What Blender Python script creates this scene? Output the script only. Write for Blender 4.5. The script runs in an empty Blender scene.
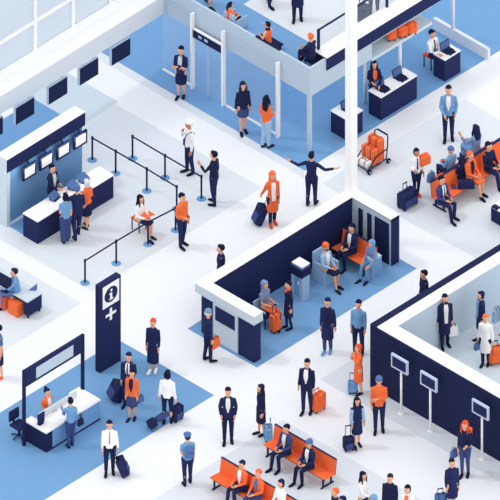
import bpy, math, random
from mathutils import Vector, Matrix
random.seed(7)
sc = bpy.context.scene
COL = sc.collection
# ---------------------------------------------------------------- camera (orthographic, isometric-like)
K = 37.4                                    # pixels per metre across the view
A = math.radians(44.06); E = math.asin(0.597)
cam = bpy.data.cameras.new('camera'); camo = bpy.data.objects.new('camera', cam); COL.objects.link(camo)
cam.type = 'ORTHO'; cam.ortho_scale = 500.0 / K; cam.clip_end = 200
camo.rotation_euler = (math.pi/2 - E, 0, A)
back = Vector((math.sin(A)*math.cos(E), -math.cos(A)*math.cos(E), math.sin(E)))
camo.location = back * 45
sc.camera = camo
# ---------------------------------------------------------------- daylight: bright even sky and a soft high sun
w = bpy.data.worlds.new('World'); sc.world = w; w.use_nodes = True
nt = w.node_tree; nt.nodes.clear()
wo = nt.nodes.new('ShaderNodeOutputWorld'); bg = nt.nodes.new('ShaderNodeBackground')
tc = nt.nodes.new('ShaderNodeTexCoord'); sp = nt.nodes.new('ShaderNodeSeparateXYZ')
mr = nt.nodes.new('ShaderNodeMapRange'); cr = nt.nodes.new('ShaderNodeValToRGB')
nt.links.new(tc.outputs['Generated'], sp.inputs[0])
mth = nt.nodes.new('ShaderNodeMath'); mth.operation = 'MULTIPLY_ADD'; mth.inputs[1].default_value = 0.9
nt.links.new(sp.outputs['X'], mth.inputs[0])
m2 = nt.nodes.new('ShaderNodeMath'); m2.operation = 'MULTIPLY'; m2.inputs[1].default_value = 0.35
nt.links.new(sp.outputs['Y'], m2.inputs[0]); nt.links.new(m2.outputs[0], mth.inputs[2])
nt.links.new(mth.outputs[0], mr.inputs['Value'])
mr.inputs['From Min'].default_value = -1; mr.inputs['From Max'].default_value = 1
nt.links.new(mr.outputs[0], cr.inputs[0])
cr.color_ramp.elements[0].color = (0.55, 0.57, 0.61, 1); cr.color_ramp.elements[1].color = (1.0, 0.99, 0.98, 1)
nt.links.new(cr.outputs[0], bg.inputs[0]); bg.inputs[1].default_value = 1.40
nt.links.new(bg.outputs[0], wo.inputs[0])
sun = bpy.data.lights.new('sun', 'SUN'); suno = bpy.data.objects.new('sun', sun); COL.objects.link(suno)
sun.energy = 0.55; sun.angle = math.radians(6); sun.color = (1, 0.985, 0.96)
suno.rotation_euler = Vector((0.42, 0.30, -1)).to_track_quat('-Z', 'Y').to_euler()
sc.view_settings.view_transform = 'Standard'; sc.view_settings.look = 'None'
sc.view_settings.exposure = 0.0; sc.view_settings.gamma = 1; sc.view_settings.use_curve_mapping = False
# ---------------------------------------------------------------- plan helper: ground point seen at a photo position
cA, sA, sE, cE = math.cos(A), math.sin(A), math.sin(E), math.cos(E)
def g(px, py, z=0.0):
    a = (px-250)/K; b = ((250-py)/K - z*cE)/sE
    return Vector((a*cA - b*sA, a*sA + b*cA, z))
# ---------------------------------------------------------------- materials
def lin(c):
    c = c/255.0
    return c/12.92 if c <= 0.04045 else ((c+0.055)/1.055)**2.4
MATS = {}
def mat(name, rgb, rough=0.85, var=0.004, scale=6.0, spec=0.12, alpha=None, metal=0, tint=(1,1,1)):
    if name in MATS: return MATS[name]
    m = bpy.data.materials.new(name); m.use_nodes = True
    n = m.node_tree; bs = n.nodes['Principled BSDF']
    base = [lin(v) for v in rgb]
    no = n.nodes.new('ShaderNodeTexNoise'); no.inputs['Scale'].default_value = scale; no.inputs['Detail'].default_value = 2
    t = n.nodes.new('ShaderNodeTexCoord'); n.links.new(t.outputs['Object'], no.inputs['Vector'])
    r = n.nodes.new('ShaderNodeValToRGB')
    r.color_ramp.elements[0].position = 0.3; r.color_ramp.elements[1].position = 0.7
    r.color_ramp.elements[0].color = [min(1, v*(1-var*2)) for v in base]+[1]
    r.color_ramp.elements[1].color = [min(1, v*(1+var*2)) for v in base]+[1]
    n.links.new(no.outputs['Fac'], r.inputs[0]); n.links.new(r.outputs[0], bs.inputs['Base Color'])
    bs.inputs['Roughness'].default_value = rough; bs.inputs['Specular IOR Level'].default_value = spec
    bs.inputs['Metallic'].default_value = metal
    if alpha is not None:
        out = n.nodes['Material Output']; tr = n.nodes.new('ShaderNodeBsdfTransparent'); tr.inputs[0].default_value = (*tint, 1); mx = n.nodes.new('ShaderNodeMixShader')
        mx.inputs[0].default_value = alpha
        n.links.new(tr.outputs[0], mx.inputs[1]); n.links.new(bs.outputs[0], mx.inputs[2]); n.links.new(mx.outputs[0], out.inputs[0])
    MATS[name] = m; return m
PAL = dict(
  N=('navy', (37,45,88)), D=('dark_navy', (32,39,76)), K=('near_black', (24,29,55)), B=('blue', (117,163,209)),
  L=('light_blue', (165,196,226)), P=('pale_blue', (190,207,222)), O=('orange', (247,116,66)), Q=('deep_orange', (228,88,48)), W=('white', (252,252,252)),
  S=('skin', (238,178,146)), T=('tan_skin', (205,140,110)), G=('pale_grey', (205,218,227)), U=('slate_blue', (62,76,128)),
  C=('cool_blue_grey', (128,150,186)), F=('floor_light', (241,244,249)), H=('floor_grey', (222,229,236)), I=('floor_dark_grey', (205,219,229)),
  M=('steel_blue', (86,116,170)), J=('cream', (246,240,234)), Y=('silver', (222,228,236)), R=('dark_brown_hair', (45,44,62)))
def m(k):
    if isinstance(k, str): return mat(PAL[k][0], PAL[k][1])
    return k
GLASS = mat('clear_glass', (200,216,232), 0.1, 0, alpha=0.10)
FACADE = mat('facade_glass', (214,226,235), 0.2, 0, alpha=0.30, tint=(0.86,0.89,0.92))
SOFFIT = 6.0
SCREEN = mat('screen_dark', (40,50,92), 0.35, 0.0, spec=0.3)
SCREENB = mat('screen_blue', (72,100,158), 0.35, 0.0, spec=0.3)
LIP = mat('lips', (205,110,95)); EYE = mat('eye_dark', (32,30,48))
# ---------------------------------------------------------------- mesh builder
class MB:
    def __init__(s): s.v = []; s.f = []; s.mi = []; s.cur = 0
    def add(s, vs, fs):
        o = len(s.v); s.v += [tuple(x) for x in vs]; s.f += [tuple(i+o for i in f) for f in fs]; s.mi += [s.cur]*len(fs); return s
    def box(s, x0, x1, y0, y1, z0, z1, M=None):
        vs = [Vector(p) for p in ((x0,y0,z0),(x1,y0,z0),(x1,y1,z0),(x0,y1,z0),(x0,y0,z1),(x1,y0,z1),(x1,y1,z1),(x0,y1,z1))]
        if M: vs = [M @ p for p in vs]
        return s.add(vs, [(3,2,1,0),(4,5,6,7),(0,1,5,4),(1,2,6,5),(2,3,7,6),(3,0,4,7)])
    def prism(s, poly, z0, z1):
        n = len(poly)
        a = sum(poly[i][0]*poly[(i+1)%n][1]-poly[(i+1)%n][0]*poly[i][1] for i in range(n))
        if a < 0: poly = poly[::-1]
        vs = [(p[0],p[1],z0) for p in poly]+[(p[0],p[1],z1) for p in poly]
        return s.add(vs, [tuple(range(n-1,-1,-1)), tuple(range(n,2*n))]+[(i,(i+1)%n,n+(i+1)%n,n+i) for i in range(n)])
    def tube(s, pts, rad, seg=8, side=None):
        pts = [Vector(p) for p in pts]; n = len(pts)
        if not isinstance(rad, (list, tuple)): rad = [rad]*n
        ref = Vector(side) if side is not None else None
        vs = []; 
        for i, p in enumerate(pts):
            d = (pts[min(i+1,n-1)]-pts[max(i-1,0)])
            if d.length < 1e-9: d = Vector((0,0,1))
            d.normalize()
            if ref is None: ref = Vector((1,0,0)) if abs(d.x) < 0.8 else Vector((0,1,0))
            u = (ref - d*ref.dot(d)); u.normalize(); v = d.cross(u)
            r = rad[i]; ru, rv = (r if isinstance(r, tuple) else (r, r))
            for k in range(seg):
                t = 2*math.pi*k/seg
                vs.append(p + u*(ru*math.cos(t)) + v*(rv*math.sin(t)))
        fs = [(i*seg+k, i*seg+(k+1)%seg, (i+1)*seg+(k+1)%seg, (i+1)*seg+k) for i in range(n-1) for k in range(seg)]
        fs += [tuple(range(seg-1,-1,-1)), tuple(range((n-1)*seg, n*seg))]
        return s.add(vs, fs)
    def rings(s, rows, seg=14):                    # horizontal ellipses (cx, cy, z, rx, ry)
        vs = []
        for cx, cy, z, rx, ry in rows:
            for k in range(seg):
                t = 2*math.pi*k/seg; vs.append((cx+rx*math.cos(t), cy+ry*math.sin(t), z))
        n = len(rows)
        fs = [(i*seg+k, i*seg+(k+1)%seg, (i+1)*seg+(k+1)%seg, (i+1)*seg+k) for i in range(n-1) for k in range(seg)]
        up = rows[-1][2] > rows[0][2]
        fs += [tuple(range(seg-1,-1,-1)), tuple(range((n-1)*seg, n*seg))]
        if not up: fs = [f[::-1] for f in fs]
        return s.add(vs, fs)
    def ell(s, c, r, seg=12, rg=8, M=None):
        c = Vector(c); vs = [Vector((0,0,-1))]
        for i in range(1, rg):
            ph = -math.pi/2 + math.pi*i/rg
            for k in range(seg):
                t = 2*math.pi*k/seg; vs.append(Vector((math.cos(ph)*math.cos(t), math.cos(ph)*math.sin(t), math.sin(ph))))
        vs.append(Vector((0,0,1))); L = len(vs)-1
        fs = [(0, 1+(k+1)%seg, 1+k) for k in range(seg)]
        for i in range(rg-2):
            for k in range(seg):
                a = 1+i*seg+k; b = 1+i*seg+(k+1)%seg; fs.append((a, b, b+seg, a+seg))
        o = 1+(rg-2)*seg
        fs += [(o+k, o+(k+1)%seg, L) for k in range(seg)]
        vs = [Vector((p.x*r[0], p.y*r[1], p.z*r[2])) for p in vs]
        if M: vs = [M @ p for p in vs]
        return s.add([p+c for p in vs], fs)
    def build(s, name, mats, parent=None, smooth=False, bevel=0, remesh=0, extra=None, sm=3):
        if not isinstance(mats, (list, tuple)): mats = [mats]
        me = bpy.data.meshes.new(name); me.from_pydata(s.v, [], s.f)
        if remesh:
            to = bpy.data.objects.new('tmp', me); COL.objects.link(to)
            md = to.modifiers.new('r', 'REMESH'); md.mode = 'VOXEL'; md.voxel_size = remesh; md.use_smooth_shade = True
            if sm:
                ms = to.modifiers.new('s', 'SMOOTH'); ms.iterations = sm; ms.factor = 0.5
            dg = bpy.context.evaluated_depsgraph_get()
            new = bpy.data.meshes.new_from_object(to.evaluated_get(dg)); new.name = name
            bpy.data.objects.remove(to); bpy.data.meshes.remove(me); me = new
            if extra:
                nv = [tuple(v.co) for v in me.vertices]; nf = [tuple(p.vertices) for p in me.polygons]
                mi = [0]*len(nf)+extra.mi; o = len(nv)
                m3 = bpy.data.meshes.new(name); m3.from_pydata(nv+extra.v, [], nf+[tuple(i+o for i in f) for f in extra.f])
                for i, p in enumerate(m3.polygons): p.material_index = mi[i]
                bpy.data.meshes.remove(me); me = m3
        else:
            for i, p in enumerate(me.polygons): p.material_index = s.mi[i]
        for k in mats: me.materials.append(m(k))
        if smooth:
            for p in me.polygons: p.use_smooth = True
        me.update()
        ob = bpy.data.objects.new(name, me); COL.objects.link(ob)
        if parent is not None: ob.parent = parent
        if bevel:
            b = ob.modifiers.new('bevel', 'BEVEL'); b.width = bevel; b.segments = 2; b.limit_method = 'ANGLE'
        return ob
def tag(o, label, cat, group=None):
    o['label'] = label; o['category'] = cat
    if group: o['group'] = group
    return o
def thing(name, label, cat, loc, rz=0, group=None):
    o = bpy.data.objects.new(name, None); COL.objects.link(o); o.empty_display_size = 0.1
    o.location = loc; o.rotation_euler = (0,0,rz); return tag(o, label, cat, group)
def struct(name, mb, mats, parent=None, **k):
    o = mb.build(name, mats, parent, **k)
    if parent is None: o['kind'] = 'structure'
    return o
def copy_tree(o, parent=None):
    c = o.copy(); COL.objects.link(c)
    if parent is not None: c.parent = parent
    for ch in [x for x in bpy.data.objects if x.parent == o]: copy_tree(ch, c)
    return c
DIRS = dict(L=(-1,0), R=(1,0), F=(0,1), B=(0,-1), FL=(-26.0,16.05), FR=(26.87,15.53), BR=(26.0,-16.05), BL=(-26.87,-15.53),
            FFL=(-.45,.9), FFR=(.45,.9), LF=(-1,.25), RF=(1,.25), LB=(-1,-.3), RB=(1,-.3), BBL=(-.45,-.9), BBR=(.45,-.9))
def head_of(d):
    if not isinstance(d, str): return d
    x, y = DIRS[d]; v = g(250+x, 250+y)-g(250, 250)
    return math.atan2(v.y, v.x)-math.pi/2
def floor_patch(pts, col, z, name='floor', z0=None, thick=0.006):
    P = [g(*p, z) for p in pts]
    return struct(name, MB().prism([(q.x, q.y) for q in P], z-thick, z), col)
# ================================================================ FLOORS
gp = MB().box(-30, 30, -30, 30, -0.2, 0.0)
struct('floor', gp, 'F')
floor_patch([(262,187.5),(92,291.5),(-25,225),(-25,175),(60,124),(101,96)], 'H', 0.006)
floor_patch([(117.5,101.5),(66,72),(10,104),(58,140)], 'I', 0.012)
floor_patch([(81,303),(-10,250.5),(-70,285),(-70,398),(-5,356)], 'H', 0.006)
floor_patch([(97,50),(304,170),(304,178),(90,54)], 'H', 0.0065)
floor_patch([(352,166),(330,180),(476,257.5),(560,206),(560,155),(465,99)], 'H', 0.006)
floor_patch([(323,183),(346,169),(346,197)], 'H', 0.0065)
floor_patch([(320,379.4),(372,347),(560,460),(560,517)], 'H', 0.006)
floor_patch([(283,420),(480,534),(280,600),(120,520)], 'H', 0.006)
floor_patch([(118.6,339.8),(214,395),(14,518.5),(-100,474)], 'B', 0.006)             # information carpet
floor_patch([(97,49.4),(304.5,170.5),(760,-110),(560,-230)], 'B', 0.010)             # check-in carpet
floor_patch([(187.6,328.6),(256.8,367.4),(416.6,268.4),(346,228)], 'B', 0.006)       # lounge carpet
floor_patch([(9,226),(26,236.2),(100,190.5),(84,180)], 'B', 0.012)                       # behind the long counter
floor_patch([(35,99.5),(61.5,115),(-10,160),(-10,127)], 'B', 0.016)
floor_patch([(22,96),(60,73),(55,70),(17,93)], 'B', 0.018)
# ================================================================ UPPER FLOOR (mezzanine)
S0 = g(310, 153); ZB, ZT, ZF = 1.87, 2.80, 2.40
xw, yl = 5.36, 4.70
x1 = S0.x; x0 = x1-xw; y0 = S0.y; y1 = y0+yl; yn = y0+(372-310)/26.0; nd = 0.75
mz = MB().box(x0, x1, y0, yn, ZB, ZF-0.008)
mz.box(x0, x1-nd, yn, y1, ZB, ZF-0.008)
struct('floor_mezzanine', mz, 'P')
struct('floor_luggage_niche', MB().box(x1-nd, x1, yn, y1, ZB-0.1, ZB), 'G')
struct('ceiling_niche', MB().box(x1-nd, x1, yn, y1, ZF-0.03, ZF-0.008), 'G')
struct('wall_parapet', MB().box(x0, x1, y0, y0+0.07, ZF-0.008, ZT).box(x1-0.07, x1, y0+0.07, y0+0.65, ZF-0.008, ZT).box(x0, x0+0.07, y0+0.07, y1, ZF-0.008, ZT), 'P')
struct('floor_mezzanine', MB().box(x0+0.07, x1-0.07, y0+0.07, y1, ZF-0.008, ZF), 'B')
pv = g(243.6, 4.4, ZF)
struct('floor_mezzanine', MB().box(pv.x, x1-0.45, pv.y, y1, ZF, ZF+0.006), 'H')
struct('trim_corner_column', MB().box(x1-0.12, x1, y0, y0+0.08, 0.01, ZB), 'P')
# mezzanine edge beam, white on top, navy fascia
bm = g(316.5, 53, ZT+0.06)
bx = x1+0.03
bb = MB().box(bx-0.50, bx, y0+0.62, y1+1.6, 2.43, 2.83)
struct('trim_edge_beam', bb, 'N')
struct('trim_beam_top', MB().box(bx-0.50, bx+0.004, y0+0.616, y1+1.6, 2.83, 2.85), 'W')
for k, (px, py) in enumerate(((365,103),(400,86))):
    q = g(px, py); struct('trim_pole', MB().tube([(q.x,q.y,0.01),(q.x,q.y,ZB+0.001)], 0.045, 12), 'W', smooth=True)
q = g(453, 39); struct('trim_pole', MB().tube([(q.x,q.y,0.01),(q.x,q.y,3.6)], 0.05, 12), 'W', smooth=True)
# low partition behind the check-in desks
a = g(433, 29); b = g(487, 60.3)
struct('wall_back', MB().box(a.x, b.x+0.02, a.y, a.y+0.10, 0.01, 0.36), 'H')
# glass railing behind the beam
q = g(320, 52, 2.85); rl = thing('glass_railing', 'glass railing with navy post and handrail on the white beam of the upper floor', 'railing', (bx-0.44, y0+0.75, 2.85))
MB().box(-0.03,0.03,-0.03,0.03,0,0.66).build('post', 'N', rl)
MB().box(-0.03,0.03,2.6,2.66,0,0.66).build('post', 'N', rl)
MB().box(-0.02,0.02,0.03,5.0,0.62,0.66).build('handrail', 'N', rl)
MB().box(-0.008,0.008,0.03,5.0,0.02,0.62).build('glass_pane', GLASS, rl)
# ================================================================ GLASS WALL with door
G0 = g(166, 69.5); gy = y0-0.06
def gx(px): return G0.x+(px-166)/26.87
GW = 'W'
def post(px, z1, nm='trim_glass_post'):
    struct(nm, MB().box(gx(px), gx(px)+0.06, gy-0.10, gy+0.02, 0.01, z1), GW)
post(194.5, 2.5); post(225.5, 2.5); post(280, 2.5)
struct('trim_glass_base', MB().box(gx(165), gx(194.5), gy-0.03, gy+0.02, 0.01, 0.06), GW)
struct('trim_glass_base', MB().box(gx(228), gx(280), gy-0.03, gy+0.02, 0.01, 0.06), GW)
struct('window_1', MB().box(gx(165), gx(194.5), gy-0.012, gy+0.002, 0.06, 2.5), GLASS)
struct('window_2', MB().box(gx(228), gx(280), gy-0.012, gy+0.002, 0.06, 2.5), GLASS)
d1 = struct('door_1', MB().box(gx(197), gx(210), gy-0.012, gy+0.002, 0.015, 1.74), GLASS)
struct('door_2', MB().box(gx(212), gx(225.5), gy-0.012, gy+0.002, 0.015, 1.74), GLASS)
struct('trim_door_stile', MB().box(gx(210), gx(211.6), gy-0.03, gy+0.02, 0.012, 1.74), 'L')
sg = thing('door_sign', 'navy sign with two small pale marks above the glass double door', 'sign', (gx(196.7), gy-0.05, 1.74))
MB().box(0, (225.4-196.8)/26.87, -0.02, 0.04, 0, 0.26).build('panel', 'D', sg)
MB().box(0, (225.4-196.8)/26.87, -0.02, 0.04, 0.26, 0.31).build('top_rail', 'W', sg)
for k in range(2): MB().box(0.2+0.22*k, 0.32+0.22*k, -0.028, -0.02, 0.09, 0.17).build('mark', 'L', sg)
# ================================================================ BULKHEAD BEAM, FACADE GLAZING, HANGING SCREENS (upper left)
F0 = g(166, 12.2+30*1.87)                      # under-edge of the beam face meets the mezzanine corner
fx = F0.x; fy = F0.y
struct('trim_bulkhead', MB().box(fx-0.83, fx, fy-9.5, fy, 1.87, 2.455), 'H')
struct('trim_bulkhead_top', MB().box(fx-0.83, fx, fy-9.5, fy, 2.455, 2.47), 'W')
def fyp(px): return fy-(166-px)/26.0
for k, px in enumerate((-58,-20,18.2,56.2,94.2,132,170)):
    struct('trim_mullion', MB().box(fx-0.86, fx-0.76, fyp(px)-0.05, fyp(px)+0.05, 2.47, 6.4), 'W')
for zr in (3.36, 5.0): struct('trim_mullion_rail', MB().box(fx-0.85, fx-0.77, fy-9.5, fy+0.2, zr, zr+0.10), 'W')
struct('window_3', MB().box(fx-0.82, fx-0.80, fy-9.5, fy+0.2, 2.47, 6.4), FACADE)
struct('trim_support_pillar', MB().box(fx-0.55, fx-0.25, fy-9.4, fy-9.1, 0, 1.87), 'W')
sl = ['dark hanging display at the left edge under the white beam','second dark display hanging under the white beam above the blue floor',
      'third dark hanging display, above the end of the check-in canopy','fourth dark hanging display, above the pale floor','last dark hanging display, nearest the arms-crossed woman']
for k, pr in enumerate((2.5, 34, 67, 98, 130)):
    t = thing('hanging_display', sl[k], 'display', (fx-0.02, fyp(pr)-0.73, 1.87), 0, 'displays hanging under the white beam')
    hs = MB().box(-0.04, 0.03, 0, 0.73, -0.66, -0.09).build('housing', 'P', t)
    MB().box(0.03, 0.036, 0.02, 0.73, -0.66, -0.11).build('screen', 'D', hs)
    for yy in (0.15, 0.55): MB().box(-0.03, 0.0, yy, yy+0.03, -0.09, 0).build('bracket', 'P', t)
# ================================================================ CHECK-IN BACK WALL with canopy (left)
W0 = g(8, 226.5); WL = (84-7.5)/26.0
wx, wy = W0.x, W0.y; HT = 2.23
struct('wall_left', MB().box(wx-0.36, wx-0.09, wy, wy+WL, 0, HT-0.02), 'B')
struct('wall_left_end', MB().box(wx-0.38, wx+0.0, wy-0.05, wy+0.08, 0, HT-0.4), 'G')
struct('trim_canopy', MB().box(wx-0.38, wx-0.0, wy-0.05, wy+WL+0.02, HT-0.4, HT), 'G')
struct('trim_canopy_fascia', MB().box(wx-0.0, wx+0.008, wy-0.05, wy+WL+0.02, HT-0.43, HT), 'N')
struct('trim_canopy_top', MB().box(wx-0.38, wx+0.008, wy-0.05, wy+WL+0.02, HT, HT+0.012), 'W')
sl = ['bright canopy screen furthest left, near the wall end','second bright canopy screen from the left, behind the clerk','third bright canopy screen from the left','rightmost bright canopy screen']
for k in range(4):
    yy = wy+(19.6+17*k-7.5)/26.0
    t = thing('counter_screen', sl[k], 'screen', (wx+0.09, yy, HT-0.43), 0, 'small square screens hanging from the canopy')
    hs = MB().box(-0.03, 0.03, 0, 0.5, -0.50, -0.07).build('frame', 'N', t)
    MB().box(0.03, 0.034, 0.06, 0.44, -0.43, -0.14).build('screen', 'W', hs)
    MB().tube([(0,0.25,-0.07),(-0.085,0.25,0.06)], 0.022).build('bracket', 'N', t)
# unseen fill light added under the canopy to brighten the blue wall
l = bpy.data.lights.new('canopy_fill','AREA'); l.shape = 'RECTANGLE'; l.size = 0.10; l.size_y = WL-0.3; l.energy = 5
o = bpy.data.objects.new('canopy_fill', l); COL.objects.link(o); o.location = (wx+0.16, wy+WL/2, HT-0.52); o.rotation_euler = (0, math.radians(38), 0)
# ================================================================ LOUNGE BUILDING (centre), cut-away walls
R0 = g(195, 283, 1.55); T = 0.34; HR = 1.55
rx, ry = R0.x, R0.y
LX = (254-195)/26.87; LY = (351-195)/26.0+0.02
struct('wall_lounge_left', MB().box(rx+0.22, rx+T, ry+0.02, ry+LY, 0, HR-0.02), 'N')
struct('wall_lounge_front', MB().box(rx+T, rx+LX-0.01, ry+0.01, ry+0.27, 0, HR-0.30), 'N')
XE = rx+LY*0+ (399.8-351)/26.87+0.0
wy2 = ry+LY-T
struct('wall_lounge_back', MB().box(rx+T, XE-0.02, wy2+0.01, wy2+T-0.01, 0, HR-0.02), 'P')
struct('wall_lounge_end', MB().box(XE-0.02, XE, wy2, wy2+0.29, 0, HR-0.0), 'N')
rim = [(rx,ry),(rx+LX,ry),(rx+LX,ry+T),(rx+T,ry+T),(rx+T,wy2),(XE,wy2),(XE,wy2+T),(rx,wy2+T)]
def rimprism(lo, hi):
    b = MB(); b.box(rx, rx+LX, ry, ry+T, lo, hi); b.box(rx, rx+T, ry+T, wy2+T, hi-0.03, hi); b.box(rx+T, XE, wy2, wy2+T, hi-0.03, hi); return b
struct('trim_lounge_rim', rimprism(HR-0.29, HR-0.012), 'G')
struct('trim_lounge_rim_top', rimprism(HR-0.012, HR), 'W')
# front wall: advert panel with screen
ap = thing('wall_panel', 'pale panel with a dark screen on the front of the lounge', 'panel', (rx+T+0.06+(215-206)/26.87, ry+0.01, 0))
MB().box(-0.03, 0.84, -0.02, 0, 0.02, HR-0.30).build('panel', 'G', ap)
MB().box(0.03, 0.76, -0.028, -0.02, 0.73, 1.20).build('screen', 'N', ap)
for xx in (-0.06, 0.84): MB().box(xx, xx+0.03, -0.025, 0, 0.0, HR-0.30).build('edge_strip', 'L', ap)
# back wall: slits and door
for px0, w_, nm in ((357.7,0.15,'slit_opening'),(366.5,0.15,'slit_opening')):
    xx = rx+T+(px0-351)/26.87
    tag(MB().box(xx, xx+w_, wy2-0.012, wy2+0.01, 0.25, 1.33).build('wall_slot', 'D'), 'narrow dark slot in the pale lounge back wall, %s' % ('left one' if px0 < 360 else 'right one beside the dark door'), 'wall slot', 'slots in the lounge back wall')
xx = rx+T+(374-351)/26.87
struct('door_3', MB().box(xx, xx+0.52, wy2-0.014, wy2+0.01, 0.02, 1.36), 'D')
# tall white column
c0 = g(346, 190.5, HR)
struct('trim_tall_column', MB().box(rx+0.05, rx+0.28, wy2+0.04, wy2+0.27, HR, 9.5), 'W')
# ================================================================ SHOP BUILDING (lower right)
Q0 = g(370.4, 387); H2 = 2.1; qx, qy = Q0.x, Q0.y; BT = 0.60; Wd = 7.0; Ln = 7.0; FZ = 0.53
struct('wall_shop_front', MB().box(qx, qx+Wd, qy, qy+0.44, 0, H2-0.02), 'D')
struct('wall_shop_left', MB().box(qx, qx+0.57, qy+0.44, qy+Ln, 0, H2-0.02), 'P')
struct('wall_shop_left', MB().box(qx-0.01, qx+0.22, qy-0.001, qy+Ln, 0, H2), 'D')
struct('trim_shop_rim', MB().box(qx+0.22, qx+0.58, qy+0.03, qy+Ln, H2-0.02, H2+0.004).box(qx+0.58, qx+Wd, qy+0.03, qy+0.45, H2-0.02, H2+0.004), 'W')
struct('floor_shop', MB().box(qx+0.57, qx+Wd, qy+0.44, qy+Ln, 0, FZ), 'I')
# ================================================================ FURNITURE
def counter_box(name, label, cat, px, py, lx, ly, h, group=None, top='W', body='N', tt=0.03):
    """closed counter; (px,py) is where its nearest bottom corner stands"""
    q = g(px, py); t = thing(name, label, cat, (q.x-lx/2, q.y+ly/2, 0), 0, group)
    MB().box(-lx/2+0.01, lx/2-0.01, -ly/2+0.01, ly/2-0.01, 0.012, h-tt).build('body', body, t)
    MB().box(-lx/2, lx/2, -ly/2, ly/2, h-tt, h).build('countertop', top, t)
    return t, Vector((q.x-lx/2, q.y+ly/2, h))
def laptop(label, x, y, z, rz, group, col='D', s=1.0, parts=True):
    t = thing('laptop', label, 'laptop', (x, y, z), rz, group)
    MB().box(-0.15*s, 0.15*s, -0.10*s, 0.10*s, 0, 0.015).build('base', col, t)
    M = Matrix.Translation((0, 0.10*s, 0.015)) @ Matrix.Rotation(math.radians(-14), 4, 'X')
    ld = MB().box(-0.17*s, 0.17*s, 0, 0.014, 0, 0.24*s, M).build('lid', 'D', t)
    MB().box(-0.15*s, 0.15*s, -0.004, 0, 0.02, 0.22*s, M).build('screen', SCREENB, ld)
    return t
# long check-in counter
ct, cc = counter_box('checkin_counter', 'long navy check-in counter with white top before the blue canopy wall', 'counter', 37.7, 244.8, 0.56, 2.93, 0.77, tt=0.03)
def pad(label, px, py, z, rz):
    q = g(px, py, z); t = thing('desk_terminal', label, 'terminal', (q.x, q.y, z), rz, 'small terminals on the long counter')
    MB().box(-0.14,0.14,-0.10,0.10,0,0.02).build('stand', 'D', t)
    M = Matrix.Translation((0,-0.03,0.03)) @ Matrix.Rotation(math.radians(28), 4, 'X')
    MB().box(-0.17,0.17,-0.02,0.20,0,0.025, M).build('tablet', 'M', t)
pad('blue-grey tablet terminal in front of the navy-suited clerk', 55, 198.5, 0.77, math.pi/2+0.2)
pad('blue-grey tablet terminal near the blue-capped customer', 73.5, 187.5, 0.77, math.pi/2+0.2)
pad('small dark terminal at the grey-haired customer', 84, 180.5, 0.77, math.pi/2+0.1)
# check-in desks with laptops (upper right)
t, c1 = counter_box('checkin_desk', 'small navy desk with white top behind the tall white column', 'desk', 347, 141.5, 0.62, 0.62, 0.72, 'navy desks in the blue check-in area')
laptop('dark laptop half hidden by the tall white column', c1.x+0.02, c1.y+0.06, 0.72, math.pi/2, 'laptops on the check-in desks')
t, c2 = counter_box('checkin_desk', 'wide navy desk with white top and two laptops', 'desk', 381, 121, 0.48, 1.40, 0.78, 'navy desks in the blue check-in area')
laptop('left laptop of the wide navy desk, by the orange-shirted woman', c2.x, c2.y-0.38, 0.78, math.pi/2, 'laptops on the check-in desks')
laptop('right laptop of the wide navy desk', c2.x, c2.y+0.30, 0.78, math.pi/2, 'laptops on the check-in desks')
t, c3 = counter_box('checkin_desk', 'navy desk with white top where the white-shirted clerk sits', 'desk', 444.8, 82.4, 0.44, 0.62, 0.74, 'navy desks in the blue check-in area')
laptop('laptop in front of the white-shirted clerk', c3.x, c3.y+0.05, 0.74, math.pi/2, 'laptops on the check-in desks')
def keyboard(label, c, dy, h):
    t = thing('keyboard', label, 'keyboard', (c.x+0.14, c.y+dy, h), math.pi/2, 'keyboards on the check-in desks')
    MB().box(-0.12,0.12,-0.045,0.045,0,0.015).build('base', 'D', t)
    b = MB()
    for i in range(3):
        for j in range(8): b.box(-0.11+0.028*j, -0.088+0.028*j, -0.036+0.025*i, -0.018+0.025*i, 0.015, 0.02)
    b.build('keys', 'N', t)
keyboard('keyboard at the left laptop of the wide desk', c2, -0.38, 0.78); keyboard('keyboard at the right laptop of the wide desk', c2, 0.30, 0.78)
keyboard('keyboard on the white-shirted clerk\'s desk', c3, 0.05, 0.74)
def stool(label, q, col, h=0.42, r=0.16, group=None):
    t = thing('stool', label, 'stool', (q.x, q.y, q.z+0.001), 0, group)
    MB().box(-r,r,-r,r,h-0.05,h).build('seat', col, t, bevel=0.015)
    for sx in (-1,1):
        for sy in (-1,1): MB().box(sx*(r-0.03)-0.012, sx*(r-0.03)+0.012, sy*(r-0.03)-0.012, sy*(r-0.03)+0.012, 0.005, h-0.05).build('leg', 'N', t)
    return t
# counter at the right edge
ec, e_ = counter_box('service_counter', 'navy counter with white top at the right edge beside the gate bench', 'counter', 520, 238, 1.1, 0.5, 0.5)
q = g(498.5, 206, 0.5); t = thing('desk_terminal', 'dark device on the white counter at the right edge', 'terminal', (q.x, q.y-0.1, 0.5)); MB().box(-0.1,0.1,-0.07,0.07,0,0.04).build('base','D',t); MB().box(-0.08,0.08,-0.05,0.03,0.04,0.06).build('keys','N',t)
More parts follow.
